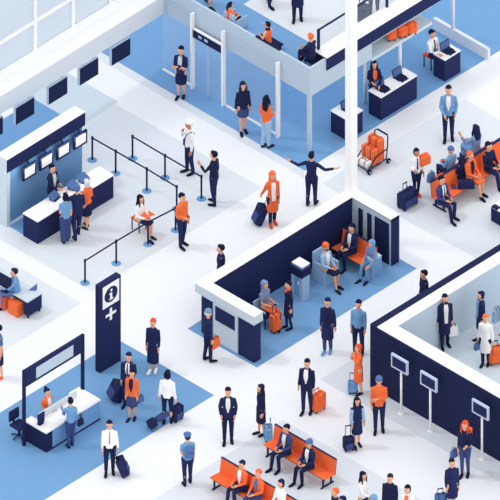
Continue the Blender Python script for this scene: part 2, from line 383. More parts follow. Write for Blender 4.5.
# left desk (partly out of frame)
qd = g(28, 319.5); dk = thing('office_desk', 'pale office desk with navy end cabinet at the left edge', 'desk', (qd.x, qd.y, 0))
DH = 0.60
MB().box(-2.2, 0.0, -0.02, 0.55, DH-0.04, DH).build('desktop', 'G', dk)
MB().box(-0.16, 0.0, 0, 0.53, 0.10, DH-0.04).build('cabinet', 'N', dk)
for yy in (0.03, 0.46): MB().box(-0.06, -0.02, yy, yy+0.04, 0.005, 0.10).build('foot', 'N', dk)
MB().box(-2.2, -0.16, -0.015, 0.0, DH-0.10, DH-0.04).build('front_rail', 'D', dk)
MB().box(-2.2, -2.15, 0.0, 0.53, 0.005, DH-0.04).build('side_panel', 'N', dk)
q = g(5, 291, DH); t = thing('computer_monitor', 'dark monitor on the pale desk at the left edge', 'monitor', (q.x, q.y, DH), 0)
MB().box(-0.1,0.1,-0.07,0.07,0,0.02).build('foot','D',t); MB().box(-0.02,0.02,-0.02,0.02,0.02,0.2).build('neck','D',t); MB().box(-0.30,0.22,-0.02,0.02,0.12,0.52).build('display','D',t)
q = g(34, 290, DH); t = thing('paper_sign', 'blue folded paper sign on the pale desk end', 'sign', (q.x, q.y, DH))
t2 = MB(); t2.add([(-0.1,-0.12,0),(0.04,-0.02,0),(0.04,0.08,0),(0.04,0.08,0.20),(-0.06,-0.1,0.004),(0.05,-0.02,0.004)],[(0,1,2),(0,2,3),(1,3,2),(0,3,1)]); t2.build('folded_card','M',t)
for k,(px,py,lb) in enumerate(((16.5,318,'orange box used as a seat at the pale desk on the left'),(2.5,311,'orange box cut by the left edge, beside the seat box'))):
    q = g(px,py); t = thing('storage_box', lb, 'box', (q.x-0.14,q.y+0.14,0),0,'orange boxes under the left desk')
    MB().box(-0.17,0.17,-0.14,0.14,0.007,0.40).build('body','O',t,bevel=0.01); MB().box(-0.175,0.175,-0.145,0.145,0.40,0.43).build('lid','O',t,bevel=0.01)
# information totem
qi = g(100.3, 373.4); tw = 0.79; th = 2.86
it = thing('information_totem', 'tall navy information totem with i symbol and plus sign', 'totem', (qi.x, qi.y, 0.006))
MB().box(-0.18, 0, 0, tw, 0, th).build('body', 'N', it)
MB().box(-0.181, 0.0, -0.004, 0.0, 0, th).build('edge_panel', 'D', it)
wp = MB().box(0, 0.006, 0.09, 0.72, 2.06, 2.79).build('white_panel', 'W', it)
dsc = MB(); n = 40; cy, cz, rr = 0.405, 2.425, 0.25
dsc.add([(0.010, cy+rr*math.cos(2*math.pi*i/n), cz+rr*1.0*math.sin(2*math.pi*i/n)) for i in range(n)], [tuple(range(n))])
dsc.add([(0.006, cy+rr*math.cos(2*math.pi*i/n), cz+rr*1.0*math.sin(2*math.pi*i/n)) for i in range(n)], [tuple(range(n-1,-1,-1))]).build('symbol_disc', 'N', wp)
gl = MB(); n = 20
gl.add([(0.014, cy+0.01+0.042*math.cos(2*math.pi*i/n), cz+0.135+0.042*math.sin(2*math.pi*i/n)) for i in range(n)], [tuple(range(n))])
gl.add([(0.014,cy+a_,cz+b_) for a_,b_ in ((-0.075,0.055),(0.04,0.055),(0.04,-0.13),(0.08,-0.13),(0.08,-0.175),(-0.08,-0.175),(-0.08,-0.13),(-0.04,-0.13),(-0.04,0.015),(-0.075,0.015))], [tuple(range(9,-1,-1))])
gl.build('letter_i', 'W', wp)
pl = MB(); cy, cz = 0.40, 1.77; a1, a2 = 0.045, 0.20
pl.add([(0.008,cy+u,cz+v) for u,v in ((-a1,-a2),(a1,-a2),(a1,-a1),(a2,-a1),(a2,a1),(a1,a1),(a1,a2),(-a1,a2),(-a1,a1),(-a2,a1),(-a2,-a1),(-a1,-a1))], [tuple(range(12))])
pl.build('plus_sign', 'W', it)
# ---------------- information desk (lower left)
qc = g(46.2, 453); ih = 0.68; LYc = 2.08; LXc = 0.80
idk = thing('information_desk', 'white-topped U-shaped information desk with navy end on the blue carpet', 'desk', (qc.x, qc.y, 0.006))
MB().box(-LXc, 0, 0, 0.24, 0, ih-0.05).build('end_panel', 'D', idk)
MB().box(-0.50, -0.005, 0.24, LYc-0.02, 0.05, ih-0.05).build('front_body', 'B', idk)
MB().box(-0.50, 0.005, 0.24, LYc, 0, 0.05).build('kick_board', 'N', idk)
MB().box(-LXc, -0.50, LYc-0.36, LYc-0.02, 0, ih-0.05).build('end_panel', 'D', idk)
tp = MB(); tp.prism([(-LXc,-0.01),(0.01,-0.01),(0.01,LYc),(-LXc,LYc),(-LXc,LYc-0.38),(-0.50,LYc-0.38),(-0.50,0.26),(-LXc,0.26)], ih-0.05, ih)
tp.build('countertop', 'W', idk)
MB().box(-0.56, -0.50, 0.26, LYc-0.38, ih-0.05, ih+0.20).build('glass_screen', 'G', idk)
q = g(40.5, 424, ih); t = thing('computer_monitor', 'navy monitor at the left end of the information desk', 'monitor', (q.x, q.y, ih+0.006))
MB().box(-0.06,0.06,-0.08,0.08,0,0.015).build('foot','D',t); MB().box(-0.02,0.02,-0.10,0.14,0.015,0.34).build('display','N',t)
# sign frame over the desk
qf = g(24, 445.6); fr = thing('sign_frame', 'navy gantry frame with pale banner panel over the information desk', 'sign frame', (qf.x, qf.y, 0.006))
fw = (82.6-24)/26.0; fh = 2.50
MB().box(-0.04,0.04,-0.035,0.035,0,fh).build('post','D',fr)
MB().box(-0.04,0.04,fw-0.035,fw+0.035,0,fh).build('post','D',fr)
bn = MB().box(-0.035,0.035,0.035,fw-0.035,fh-0.56,fh).build('banner','N',fr)
MB().box(0.035,0.042,0.43,fw-0.40,fh-0.48,fh-0.12).build('banner_panel','P',bn)
# office chair beside the frame
q = g(19, 437); oc = thing('office_chair', 'dark office chair left of the navy end of the information desk', 'chair', (q.x, q.y, 0.006), head_of('FR'))
MB().box(-0.20,0.20,-0.18,0.20,0.36,0.44).build('seat','N',oc,bevel=0.03)
MB().box(-0.19,0.19,-0.22,-0.16,0.48,0.82).build('backrest','N',oc,bevel=0.03)
MB().tube([(0,0,0.05),(0,0,0.36)],0.03).build('pedestal','D',oc); MB().box(-0.03,0.03,-0.21,-0.18,0.40,0.52).build('back_support','D',oc)
for i in range(5):
    an = 2*math.pi*i/5; b = MB().tube([(0,0,0.07),(0.2*math.cos(an),0.2*math.sin(an),0.04)],0.018); b.ell((0.2*math.cos(an),0.2*math.sin(an),0.026),(0.024,0.024,0.024),8,5); b.build('base_spoke','D',oc)
# ---------------- benches
def bench(label, q, L, rz, seats, hide=None, group='orange waiting benches'):
    """local: x along, backrest on y=0, seat towards -y"""
    t = thing('bench', label, 'bench', (q.x, q.y, 0.006), rz, group)
    prof = [(-0.46,0.37),(-0.44,0.395),(-0.06,0.37),(0.0,0.80),(0.03,0.80),(-0.03,0.34),(-0.06,0.33),(-0.44,0.36)]
    def ext(pf, xa, xb):
        n = len(pf); b = MB()
        b.add([(xa,y,z) for y,z in pf]+[(xb,y,z) for y,z in pf], [tuple(range(n)), tuple(range(2*n-1,n-1,-1))]+[(i,n+i,n+(i+1)%n,(i+1)%n) for i in range(n)]); return b
    ext([(-0.46,0.36),(-0.46,0.385),(-0.05,0.355),(-0.06,0.325)], 0, L).build('seat', 'O', t)
    ext([(-0.08,0.34),(-0.02,0.80),(0.015,0.80),(-0.045,0.33)], 0, L).build('backrest', 'O', t)
    ext([(-0.045,0.33),(0.015,0.80),(-0.02,0.802),(-0.01,0.825),(0.03,0.82),(-0.03,0.32)], -0.005, L+0.005).build('back_shell', 'N', t)
    b = MB(); b.box(0.05, L-0.05, -0.40, -0.36, 0.28, 0.33); b.build('front_rail', 'N', t)
    MB().box(0.05, L-0.05, -0.10, -0.06, 0.28, 0.33).build('rear_rail', 'N', t)
    for xx in (0.10, L-0.12):
        b = MB(); b.box(xx-0.02,xx+0.02,-0.46,0.02,0,0.035); b.box(xx-0.02,xx+0.02,-0.40,-0.36,0.035,0.33); b.box(xx-0.02,xx+0.02,-0.10,-0.06,0.035,0.33); b.build('leg_frame','N',t)
    return t
bench('orange bench holding the two seated men in dark suits, bottom centre', g(275,448.6), (336.2-275)/26.87, 0, 3)
bench('orange bench at the bottom edge with the orange-jacketed sitters', g(221.6,481.6), 3.3, 0, 4)
bench('orange bench inside the lounge by the pale back wall', g(343.5,252), 1.25, 0, 2)
bench('orange gate bench at right facing the shop, with the suited man at its end', g(431,207), 2.9, math.pi/2, 4)
qb = g(431,207); qb = Vector((qb.x-0.06, qb.y+2.9, 0))
bench('orange gate bench turned away, back to back with the other', qb, 2.35, -math.pi/2, 4)
# ---------------- queue posts and belts
posts = [(92.3,160.3),(115.7,173.6),(146.8,191.3),(176.7,209.2),(132.5,158.8),(165,178),(201.4,199),(175.6,230.5),(148,244.6),(116.2,263.6),(85,283.2)]
pl_ = ['queue post at the far left start of the lower belt row, near the counter end','second queue post of the lower belt row','third queue post of the lower belt row, above the seated reader',
 'fourth queue post of the lower belt row, behind the orange-shirted man','first queue post of the upper belt row','middle queue post of the upper belt row','last queue post of the upper belt row, beside the suited man',
 'queue post at the legs of the orange-shirted man','queue post right in front of the seated reader','queue post between the seated reader and the totem','queue post nearest the information totem']
prot = None
for k, (p, l) in enumerate(zip(posts, pl_)):
    q = g(*p)
    if prot is None:
        prot = thing('queue_post', l, 'queue post', (q.x,q.y,0.006), 0, 'queue barrier posts')
        MB().tube([(0,0,0.0),(0,0,0.012),(0,0,0.02)],[0.13,0.13,0.11],20).build('base','B',prot,smooth=False)
        MB().tube([(0,0,0.02),(0,0,0.70)],0.027,12).build('pole','D',prot,smooth=True)
        MB().tube([(0,0,0.70),(0,0,0.78)],0.034,12).build('belt_head','D',prot,smooth=True)
    else:
        c = copy_tree(prot); c.location = (q.x,q.y,0.006); c['label'] = l
for (i, j), l in zip(((0,1),(1,2),(2,3),(4,5),(5,6),(7,8),(8,9),(9,10)), ['belt from the far left queue post to the second','belt from the second to the third lower queue post','belt ending behind the orange-shirted man','belt between first and middle upper queue posts',
     'belt crossing in front of the white-capped man','belt from the orange-shirted man to the seated reader','belt passing left of the seated reader','belt leading to the post by the totem']):
    a = g(*posts[i]); b = g(*posts[j]); d = (b-a); L = d.length
    t = MB().box(0.035, L-0.035, -0.008, 0.008, -0.022, 0.022).build('queue_belt', 'D'); t.location = (a.x,a.y,0.745); t.rotation_euler = (0,0,math.atan2(d.y,d.x))
    tag(t, 'dark '+l, 'queue belt', 'queue barrier belts')
HOUS = mat('pale_lilac_frame', (198,214,238))
# ---------------- monitors on poles by the navy shop wall
for (px,py,l) in ((401.2,413.5,'pale-framed screen on a white pole nearest the shop corner'),(430.3,431,'middle pale-framed screen on a white pole before the navy wall'),(482,459,'pale-framed screen on a white pole beside the orange-haired woman')):
    q = g(px,py); t = thing('pole_screen', l, 'screen', (q.x,q.y,0.006), 0, 'screens on white poles')
    MB().tube([(0,0,0.0),(0,0,1.42)],0.032,12).build('pole','W',t,smooth=True)
    MB().tube([(0,0,0.0),(0,0,0.015)],0.08,16).build('base','W',t)
    hs = MB().box(-0.33,0.27,-0.05,0.01,1.42,1.86).build('housing',HOUS,t)
    MB().box(-0.28,0.22,-0.056,-0.05,1.48,1.80).build('display','N',hs)
# ---------------- lounge fittings
q = g(302, 302.2); kt = thing('printer_kiosk', 'pale blue kiosk with dark band and white paper tray in the lounge', 'kiosk', (q.x, q.y, 0.006))
MB().box(-0.40,0,0,0.29,0,0.80).build('cabinet','L',kt)
dp = MB().box(-0.28,-0.10,-0.006,0,0.10,0.76).build('door_panel','B',kt)
MB().box(-0.14,-0.11,-0.02,-0.006,0.52,0.62).build('handle','W',dp)
MB().box(-0.44,0.03,-0.04,0.32,0.80,1.04).build('printer_body','D',kt)
tq = MB().box(-0.38,0.0,0.0,0.30,1.04,1.11).build('tray','M',kt); MB().box(-0.38,0.0,0.0,0.30,1.11,1.15).build('tray_cover','W',tq)
def armchair(label, q, rz, col='L', w=0.56, d=0.56, h=0.80):
    t = thing('armchair', label, 'armchair', (q.x,q.y,0.006), rz, 'pale blue box armchairs in the lounge')
    MB().box(-w/2+0.06,w/2-0.06,-d/2+0.06,d/2,0,0.40).build('seat',col,t,bevel=0.01)
    MB().box(-w/2,w/2,-d/2,-d/2+0.06,0,h).build('backrest',col,t,bevel=0.01)
    for s in (-1,1): MB().box(min(s*w/2,s*(w/2-0.06)),max(s*w/2,s*(w/2-0.06)),-d/2+0.06,d/2,0,0.62).build('armrest',col,t,bevel=0.01)
    return t
armchair('pale blue box armchair under the orange-haired woman in the lounge', g(325.5,279.5), head_of('FR'), h=0.92, w=0.50, d=0.52)
qk = g(372.8,280.5); t = thing('side_cabinet', 'pale blue box cabinet in front of the blue-hooded person in the lounge', 'cabinet', (qk.x, qk.y, 0.006))
MB().box(-0.30,0,0,0.34,0,0.64).build('body','L',t,bevel=0.006); MB().box(-0.30,0,0,0.34,0.64,0.66).build('cabinet_top',HOUS,t); MB().box(0,0.006,0.03,0.31,0.04,0.60).build('side_panel','B',t)
# seat of the blue-haired woman
q = g(266,325); t = thing('lounge_chair', 'dark chair with pale armrest under the woman in the orange skirt', 'chair', (q.x-0.05,q.y+0.05,0.006), head_of('FR'))
MB().box(-0.24,0.24,-0.22,0.22,0.34,0.41).build('seat','N',t,bevel=0.02); MB().box(-0.24,0.24,-0.26,-0.22,0.34,0.72).build('backrest','L',t,bevel=0.01)
for s in (-1,1):
    MB().box(s*0.26-0.02,s*0.26+0.02,-0.24,0.22,0.56,0.60).build('armrest','L',t)
    for y_ in (-0.2,0.18): MB().box(s*0.22-0.015,s*0.22+0.015,y_-0.015,y_+0.015,0,0.34).build('leg','N',t)
# stools
stool('orange-seated stool under the reader in the queue', g(139,229.5), 'Q')
stool('orange-seated stool of the white-shirted clerk', g(431,67), 'Q', 0.44)
stool('dark stool behind the information desk', g(46,437), 'N', 0.42)
# upper-floor seats
mz1 = g(269, 48.5, ZF); t = thing('low_bench', 'low navy bench under the seated woman on the upper floor edge', 'bench', (mz1.x, mz1.y+0.10, ZF+0.001))
MB().box(-0.3,0.3,-0.12,0.14,0.14,0.19).build('seat','D',t)
for s in (-1,1): MB().box(s*0.22-0.03,s*0.22+0.03,-0.10,0.12,0.0,0.14).build('leg','D',t)
q = g(267, 44.2, ZT); t = thing('rail_cushion', 'dark cushion strip on the upper parapet in front of the scarfed woman', 'cushion', (q.x, y0+0.035, ZT))
MB().box(-0.45,0.45,-0.035,0.045,0,0.035).build('cushion','D',t,bevel=0.01)
stool('low navy stool under the orange-haired person on the upper floor', g(312, 67.5, ZF), 'D', 0.28)
q = g(236, 26.5, ZF); t = thing('tub_chair', 'pale blue tub chair behind the orange-topped woman on the upper floor', 'chair', (q.x, q.y, ZF+0.001), head_of('BR'))
MB().box(-0.20,0.20,-0.22,0.2,0.04,0.11).build('seat','B',t,bevel=0.03); MB().box(0.20,0.24,-0.24,0.2,0.03,0.40).build('armrest','L',t,bevel=0.015); MB().box(-0.24,-0.20,-0.24,0.2,0.03,0.40).build('armrest','L',t,bevel=0.02)
MB().box(-0.2,0.2,-0.26,-0.22,0.03,0.58).build('backrest','L',t,bevel=0.015); MB().box(-0.15,0.15,-0.15,0.15,0,0.04).build('base','D',t)
# ================================================================ LUGGAGE
def suitcase(label, px, py, rz, col='N', w=0.36, d=0.22, h=0.52, handle=0.35, tilt=0, z=0.006, group=None, wheel='K', trim='K'):
    q = g(px, py, z); 
    if not isinstance(rz, (int,float)): rz = head_of(rz)
    t = thing('suitcase', label, 'suitcase', (q.x,q.y,z), rz, group)
    M = Matrix.Translation((0,-0.0,0.035)) @ Matrix.Rotation(tilt, 4, 'X') 
    Mi = M
    MB().box(-w/2,w/2,-d/2,d/2,0.02,h,M).build('body', col, t, bevel=0.035)
    MB().box(-w/2+0.05,w/2-0.05,d/2,d/2+0.03,0.07,h*0.62,M).build('pocket', col if col not in ('N','D') else 'U', t, bevel=0.012)
    for xx in (-w*0.28, w*0.28): MB().box(xx-0.008,xx+0.008,-d/2-0.006,d/2+0.006,0.03,h+0.004,M).build('strap', trim, t)
    hy = -d/2+0.05
    if handle:
        b = MB(); 
        b.tube([M@Vector((-0.07,hy,h-0.01)),M@Vector((-0.07,hy,h+handle))],0.010,6); b.tube([M@Vector((0.07,hy,h-0.01)),M@Vector((0.07,hy,h+handle))],0.010,6); b.tube([M@Vector((-0.08,hy,h+handle)),M@Vector((0.08,hy,h+handle))],0.017,8)
        b.build('pull_handle', trim, t)
    b = MB().tube([M@Vector((-0.07,0,h-0.01)),M@Vector((-0.06,0,h+0.035)),M@Vector((0.06,0,h+0.035)),M@Vector((0.07,0,h-0.01))],0.012,6); b.build('grip', trim, t)
    for sx in (-1,1):
        for sy in ((-1,1) if not tilt else (-1,)):
            c = M@Vector((sx*(w/2-0.05), sy*(d/2-0.04), -0.005)); MB().tube([c+Vector((-0.015,0,0)),c+Vector((0.015,0,0))],0.03,10).build('wheel', wheel, t)
    return t
SG = 'suitcases standing by their travellers'
suitcase('navy trolley suitcase tilted behind the orange-coated traveller', 256, 224, 'LF', 'N', tilt=0.40, h=0.56, group=SG)
suitcase('navy case held by the white-shirted traveller with orange box', 407.5, 206, 'FR', 'N', 0.55, 0.30, 0.46, 0.22, group=SG)
suitcase('orange suitcase beside the woman with orange scarf in the lounge', 275.5, 331, 'FR', 'O', 0.32, 0.20, 0.56, 0.24, group=SG, trim='D')
suitcase('orange suitcase held by the suited man at centre bottom', 318.5, 410, 'FR', 'O', 0.40, 0.22, 0.52, 0.12, group=SG, trim='Q')
suitcase('small navy suitcase of the woman in navy pinafore', 348.5, 450, 'FFR', 'N', 0.30, 0.20, 0.40, 0.34, group=SG)
suitcase('navy suitcase pulled by the white-shirted man with orange scarf', 126, 475, 'R', 'N', tilt=0.35, h=0.54, handle=0.3, group=SG)
suitcase('navy suitcase standing right of the white-shirted traveller on the carpet edge', 177, 420, 'FR', 'N', 0.34, 0.22, 0.44, 0.0, group=SG)
suitcase('large navy suitcase tilted beside the man in navy suit by the totem', 113, 400, 'LF', 'N', 0.46, 0.30, 0.52, 0.16, tilt=0.45, group=SG)
suitcase('light blue suitcase behind the dark-haired woman by the bench', 268.5, 440, 'L', 'B', 0.34, 0.20, 0.42, 0.22, group=SG, trim='M')
suitcase('light blue suitcase half behind the woman in the orange dress', 352.5, 393, 'F', 'B', 0.26, 0.18, 0.36, 0.24, group=SG, trim='M')
suitcase('orange suitcase held by the white-coated traveller in the shop', 495.5, 363, 'FFR', 'O', 0.40, 0.24, 0.50, 0.15, z=FZ, group=SG, trim='D')
suitcase('navy suitcase at the bottom edge beside the woman in navy suit', 441, 508, 'FFR', 'M', 0.32, 0.22, 0.42, 0.15, group=SG)
for px,py,l in ((391.5,40,'first orange suitcase in the luggage niche, nearest the centre'),(402.5,37,'middle orange suitcase in the luggage niche'),(412,34,'orange suitcase in the luggage niche furthest right')):
    suitcase(l, px, py, 'FFR', 'O', 0.26, 0.17, 0.36, 0.0, z=ZB+0.001, group='orange suitcases in the luggage niche', trim='Q')
suitcase('navy rounded bag on the upper floor behind the glass railing', 363, 21, 'FR', 'N', 0.36, 0.22, 0.46, 0.22, z=ZF+0.006)
# duffel roll on wheels
q = g(149, 430); t = thing('duffel_trolley', 'navy duffel trolley with round end pulled by the white-shirted traveller', 'bag', (q.x,q.y,0.006), head_of('RB'))
M = Matrix.Translation((0,0,0.15)) @ Matrix.Rotation(math.radians(22),4,'X')
b = MB().tube([M@Vector((0,-0.02,0)),M@Vector((0,0.0,0)),M@Vector((0,0.20,0)),M@Vector((0,0.22,0))],[0.12,0.14,0.14,0.12],16); b.build('round_bag','D',t,smooth=False)
MB().box(-0.09,0.09,0.24,0.62,-0.05,0.07,M).build('case','U',t,bevel=0.02)
MB().tube([M@Vector((0,0.6,0.0)),M@Vector((0,0.80,0.02))],0.012,6).build('pull_handle','K',t)
for s in (-1,1): MB().tube([Vector((s*0.10,0.04,0.04)),Vector((s*0.13,0.04,0.04))],0.04,10).build('wheel','M',t)
def bag(label, px, py, z, rz, col, w=0.26, d=0.12, h=0.26, strap=0.10, cat='bag', name='handbag', group=None):
    q = g(px, py, z); rz = head_of(rz)
    t = thing(name, label, cat, (q.x,q.y,z), rz, group)
    vs = [(-w/2,-d/2,0),(w/2,-d/2,0),(w/2,d/2,0),(-w/2,d/2,0),(-w*.44,-d*.35,h),(w*.44,-d*.35,h),(w*.44,d*.35,h),(-w*.44,d*.35,h)]
    b = MB().add(vs,[(3,2,1,0),(4,5,6,7),(0,1,5,4),(1,2,6,5),(2,3,7,6),(3,0,4,7)]); b.build('body', col, t, bevel=0.02)
    for sy in (-1,1): MB().tube([(-w*.22,sy*d*.25,h-0.01),(-w*.16,sy*d*.25,h+strap*.8),(0,sy*d*.2,h+strap),(w*.16,sy*d*.25,h+strap*.8),(w*.22,sy*d*.25,h-0.01)],0.009,6).build('handle','D' if col!='W' else 'N',t)
    return t
bag('orange shopping bag held by the grey-capped man at the lounge', 214.5, 347.5, 0.42, 'FR', 'O', 0.34, 0.14, 0.32)
bag('white shopping bag held by the bearded man in the shop', 453.5, 335.5, 0.35+FZ, 'FFR', 'W', 0.26, 0.10, 0.32, name='shopping_bag')
bag('grey-blue handbag of the orange-haired woman by the pole screen', 454, 457, 0.52, 'FR', 'M', 0.24, 0.12, 0.24)
bag('grey-blue handbag of the white-coated traveller in the shop', 477.5, 349, 0.50+FZ, 'FR', 'M', 0.22, 0.12, 0.20)
bag('small navy bag hanging from the phone user at the information desk', 80.5, 425, 0.65, 'FR', 'D', 0.20, 0.10, 0.20, 0.22)
bag('small blue bag of the orange-jacketed woman on the carpet', 140.5, 402, 0.55, 'FR', 'M', 0.22, 0.10, 0.18)
bag('blue shopping bag of the traveller at the right edge in the shop', 497, 321, 0.45+FZ, 'FR', 'L', 0.30, 0.12, 0.40)
bag('dark blue bag on the lap of the grey-capped bench sitter', 303, 462.5, 0.50, 'FL', 'M', 0.26, 0.16, 0.14, 0.05)
bag('small dark bag beside the white-shirted sitter on the bottom bench', 246, 491, 0.39, 'FL', 'D', 0.24, 0.16, 0.14, 0.06)
bag('navy duffel bag on the gate bench', 466, 187, 0.40, 'F', 'N', 0.46, 0.24, 0.22, 0.06, name='duffel_bag')
bag('light blue shopping bag beside the white-shirted traveller at the gate', 431, 181, 0.62, 'FR', 'M', 0.26, 0.12, 0.26)
bag('dark clutch held by the orange-shirted man near the queue', 187, 220, 0.80, 'FR', 'N', 0.18, 0.07, 0.12, 0.05)
q = g(424, 163.5, 1.05); t = thing('parcel', 'orange box carried by the white-shirted traveller at the gate', 'box', (q.x,q.y,1.05), head_of('FFR')+0.3)
MB().box(-0.15,0.15,-0.11,0.11,0,0.27).build('body','O',t,bevel=0.012); MB().box(-0.15,0.15,-0.02,0.02,0.27,0.275).build('tape','Q',t)
# phones on benches
def phone(label, px, py, z, rz=0.4, w=0.08, l=0.15, tilt=0):
    q = g(px,py,z); t = thing('phone', label, 'phone', (q.x,q.y,z), rz)
    M = Matrix.Rotation(tilt,4,'X')
    MB().box(-w/2,w/2,-l/2,l/2,0,0.012,M).build('case','K',t); MB().box(-w/2+0.008,w/2-0.008,-l/2+0.01,l/2-0.01,0.012,0.014,M).build('screen',SCREENB,t)
phone('dark phone lying on the orange gate bench', 454, 187, 0.385, 0.9, 0.12, 0.18)
phone('dark phone lying on the orange lounge bench', 344, 244.5, 0.385, 0.9, 0.12, 0.18)
phone('phone held up by the customer at the information desk', 64, 412.5, 1.10, 0.5, tilt=1.2)
q = g(147.5, 215.5, 0.66); t = thing('folder', 'orange folder read by the seated woman in the queue', 'folder', (q.x,q.y,0.70), head_of('FR'))
for s in (-1,1):
    M = Matrix.Rotation(s*0.25,4,'Y'); MB().box(min(0,s*0.17),max(0,s*0.17),-0.12,0.12,0,0.012,M).build('cover','O',t)
# ---------------- luggage trolley with orange cases
q = g(371.5, 164); tr = thing('luggage_trolley', 'navy luggage trolley loaded with orange cases', 'trolley', (q.x,q.y,0.006), head_of('FL'))
def fr_(pts, r=0.018, nm='frame_tube'): MB().tube(pts, r, 8).build(nm,'D',tr,smooth=True)
for s in (-1,1):
    fr_([(s*0.26,0.45,0.10),(s*0.26,-0.30,0.14),(s*0.26,-0.34,0.50),(s*0.24,-0.38,0.80),(s*0.18,-0.42,0.84)])
    fr_([(s*0.26,0.40,0.12),(s*0.26,0.10,0.40),(s*0.26,-0.32,0.46)])
    wq = MB().tube([(s*0.28,0.38,0.075),(s*0.32,0.38,0.075)],0.075,14).build('wheel','D',tr); MB().tube([(s*0.27,0.38,0.075),(s*0.33,0.38,0.075)],0.03,10).build('wheel_hub','L',wq)
    wq = MB().tube([(s*0.28,-0.34,0.075),(s*0.32,-0.34,0.075)],0.075,14).build('wheel','D',tr); MB().tube([(s*0.27,-0.34,0.075),(s*0.33,-0.34,0.075)],0.03,10).build('wheel_hub','L',wq)
fr_([(-0.18,-0.42,0.84),(0.18,-0.42,0.84)],0.025,'push_handle')
for y_ in (0.42,0.22,0.0,-0.25): fr_([(-0.26,y_,0.12),(0.26,y_,0.12)],0.014,'cross_bar')
def trcase(label, y, z, h, w, d, col):
    M_ = Matrix.Rotation(tr.rotation_euler.z,4,'Z'); p = M_@Vector((0,y,0))+Vector((tr.location.x,tr.location.y,0))
    t = thing('suitcase', label, 'suitcase', (p.x,p.y,z), tr.rotation_euler.z, 'orange cases on the trolley')
    MB().box(-w/2,w/2,-d/2,d/2,0,h).build('body',col,t,bevel=0.025)
    for xx in (-w*.25,w*.25): MB().box(xx-0.01,xx+0.01,-d/2-0.005,d/2+0.005,0.0,h+0.004).build('strap','D',t)
    MB().tube([(-0.06,0,h),(-0.05,0,h+0.04),(0.05,0,h+0.04),(0.06,0,h)],0.01,6).build('grip','D',t)
trcase('tall orange suitcase standing at the trolley handle', -0.17, 0.14, 0.68, 0.44, 0.22, 'O')
trcase('smaller orange case in front on the trolley', 0.06, 0.14, 0.47, 0.46, 0.20, 'O')
trcase('low pale-striped case at the front of the trolley', 0.28, 0.14, 0.16, 0.40, 0.20, 'J')
# added fill lights, hidden below the upper floor, keep the carpet there bright
for (fxx, fyy) in ((0.2,0.25),(0.5,0.25),(0.8,0.25),(0.2,0.7),(0.5,0.7),(0.8,0.7)):
    l = bpy.data.lights.new('soffit_fill','AREA'); l.shape = 'RECTANGLE'; l.size = 1.3; l.size_y = 1.6; l.energy = SOFFIT; l.color = (1,1,1)
    o = bpy.data.objects.new('soffit_fill', l); COL.objects.link(o); o.location = (x0+xw*fxx, y0+yl*fyy, ZB-0.02)
# ================================================================ PEOPLE
ARM = dict(down=((.022,-.02,-.29),(.006,.05,-.25)), bent=((.03,-.03,-.28),(-.06,.22,.0)), cross=((.03,.04,-.27),(-.23,.12,.03)),
  face=((.03,.14,-.23),(-.11,.02,.24)), out=((.22,.02,-.15),(.24,.05,.06)), hold=((.04,-.03,-.28),(.03,.03,-.25)), pull=((.05,-.10,-.26),(.05,-.12,-.22)),
  lap=((.035,.06,-.27),(-.10,.22,-.03)), fwd=((.04,.17,-.22),(-.03,.24,.03)), wave=((.10,.14,-.20),(.06,.10,.24)), pocket=((.055,-.05,-.28),(-.03,.10,-.21)),
  low=((.05,.08,-.27),(-.10,.16,-.16)), lean=((.06,.16,-.22),(-.08,.20,-.12)), knee=((.04,.12,-.25),(-.02,.20,-.10)), prop=((.05,.18,-.20),(-.08,.06,.22)))
def hand(b, wr, d, side, s, curl=0.5):
    d = d.normalized(); n = Vector((side,0,0)); n = n-d*n.dot(d)
    if n.length < 0.2: n = Vector((0,0,-1)) - d*(-d.z)
    n.normalize(); lat = d.cross(n); lat.normalize()
    if lat.y < 0: lat = -lat                       # thumb side looks forward / up
    pe = wr+d*0.085*s
    for k, (ln, off) in enumerate(((.070,.030),(.080,.010),(.074,-.010),(.058,-.029))):
        a = pe+lat*off*s-d*0.02*s; c1 = a+d*(ln*.5+.02)*s; inw = -n
        c2 = c1+(d*math.cos(curl)+inw*math.sin(curl))*ln*.35*s; c3 = c2+(d*math.cos(curl*2)+inw*math.sin(curl*2))*ln*.3*s
        b.tube([a,c1,c2,c3],[.0095*s,.0095*s,.0085*s,.006*s],5)
    a = wr+d*0.025*s+lat*0.025*s
    b.tube([a, a+(d*.6+lat*.8)*0.035*s, a+(d*.95+lat*.6-n*.2)*0.065*s],[.012*s,.011*s,.007*s],5)
CNT = [0]
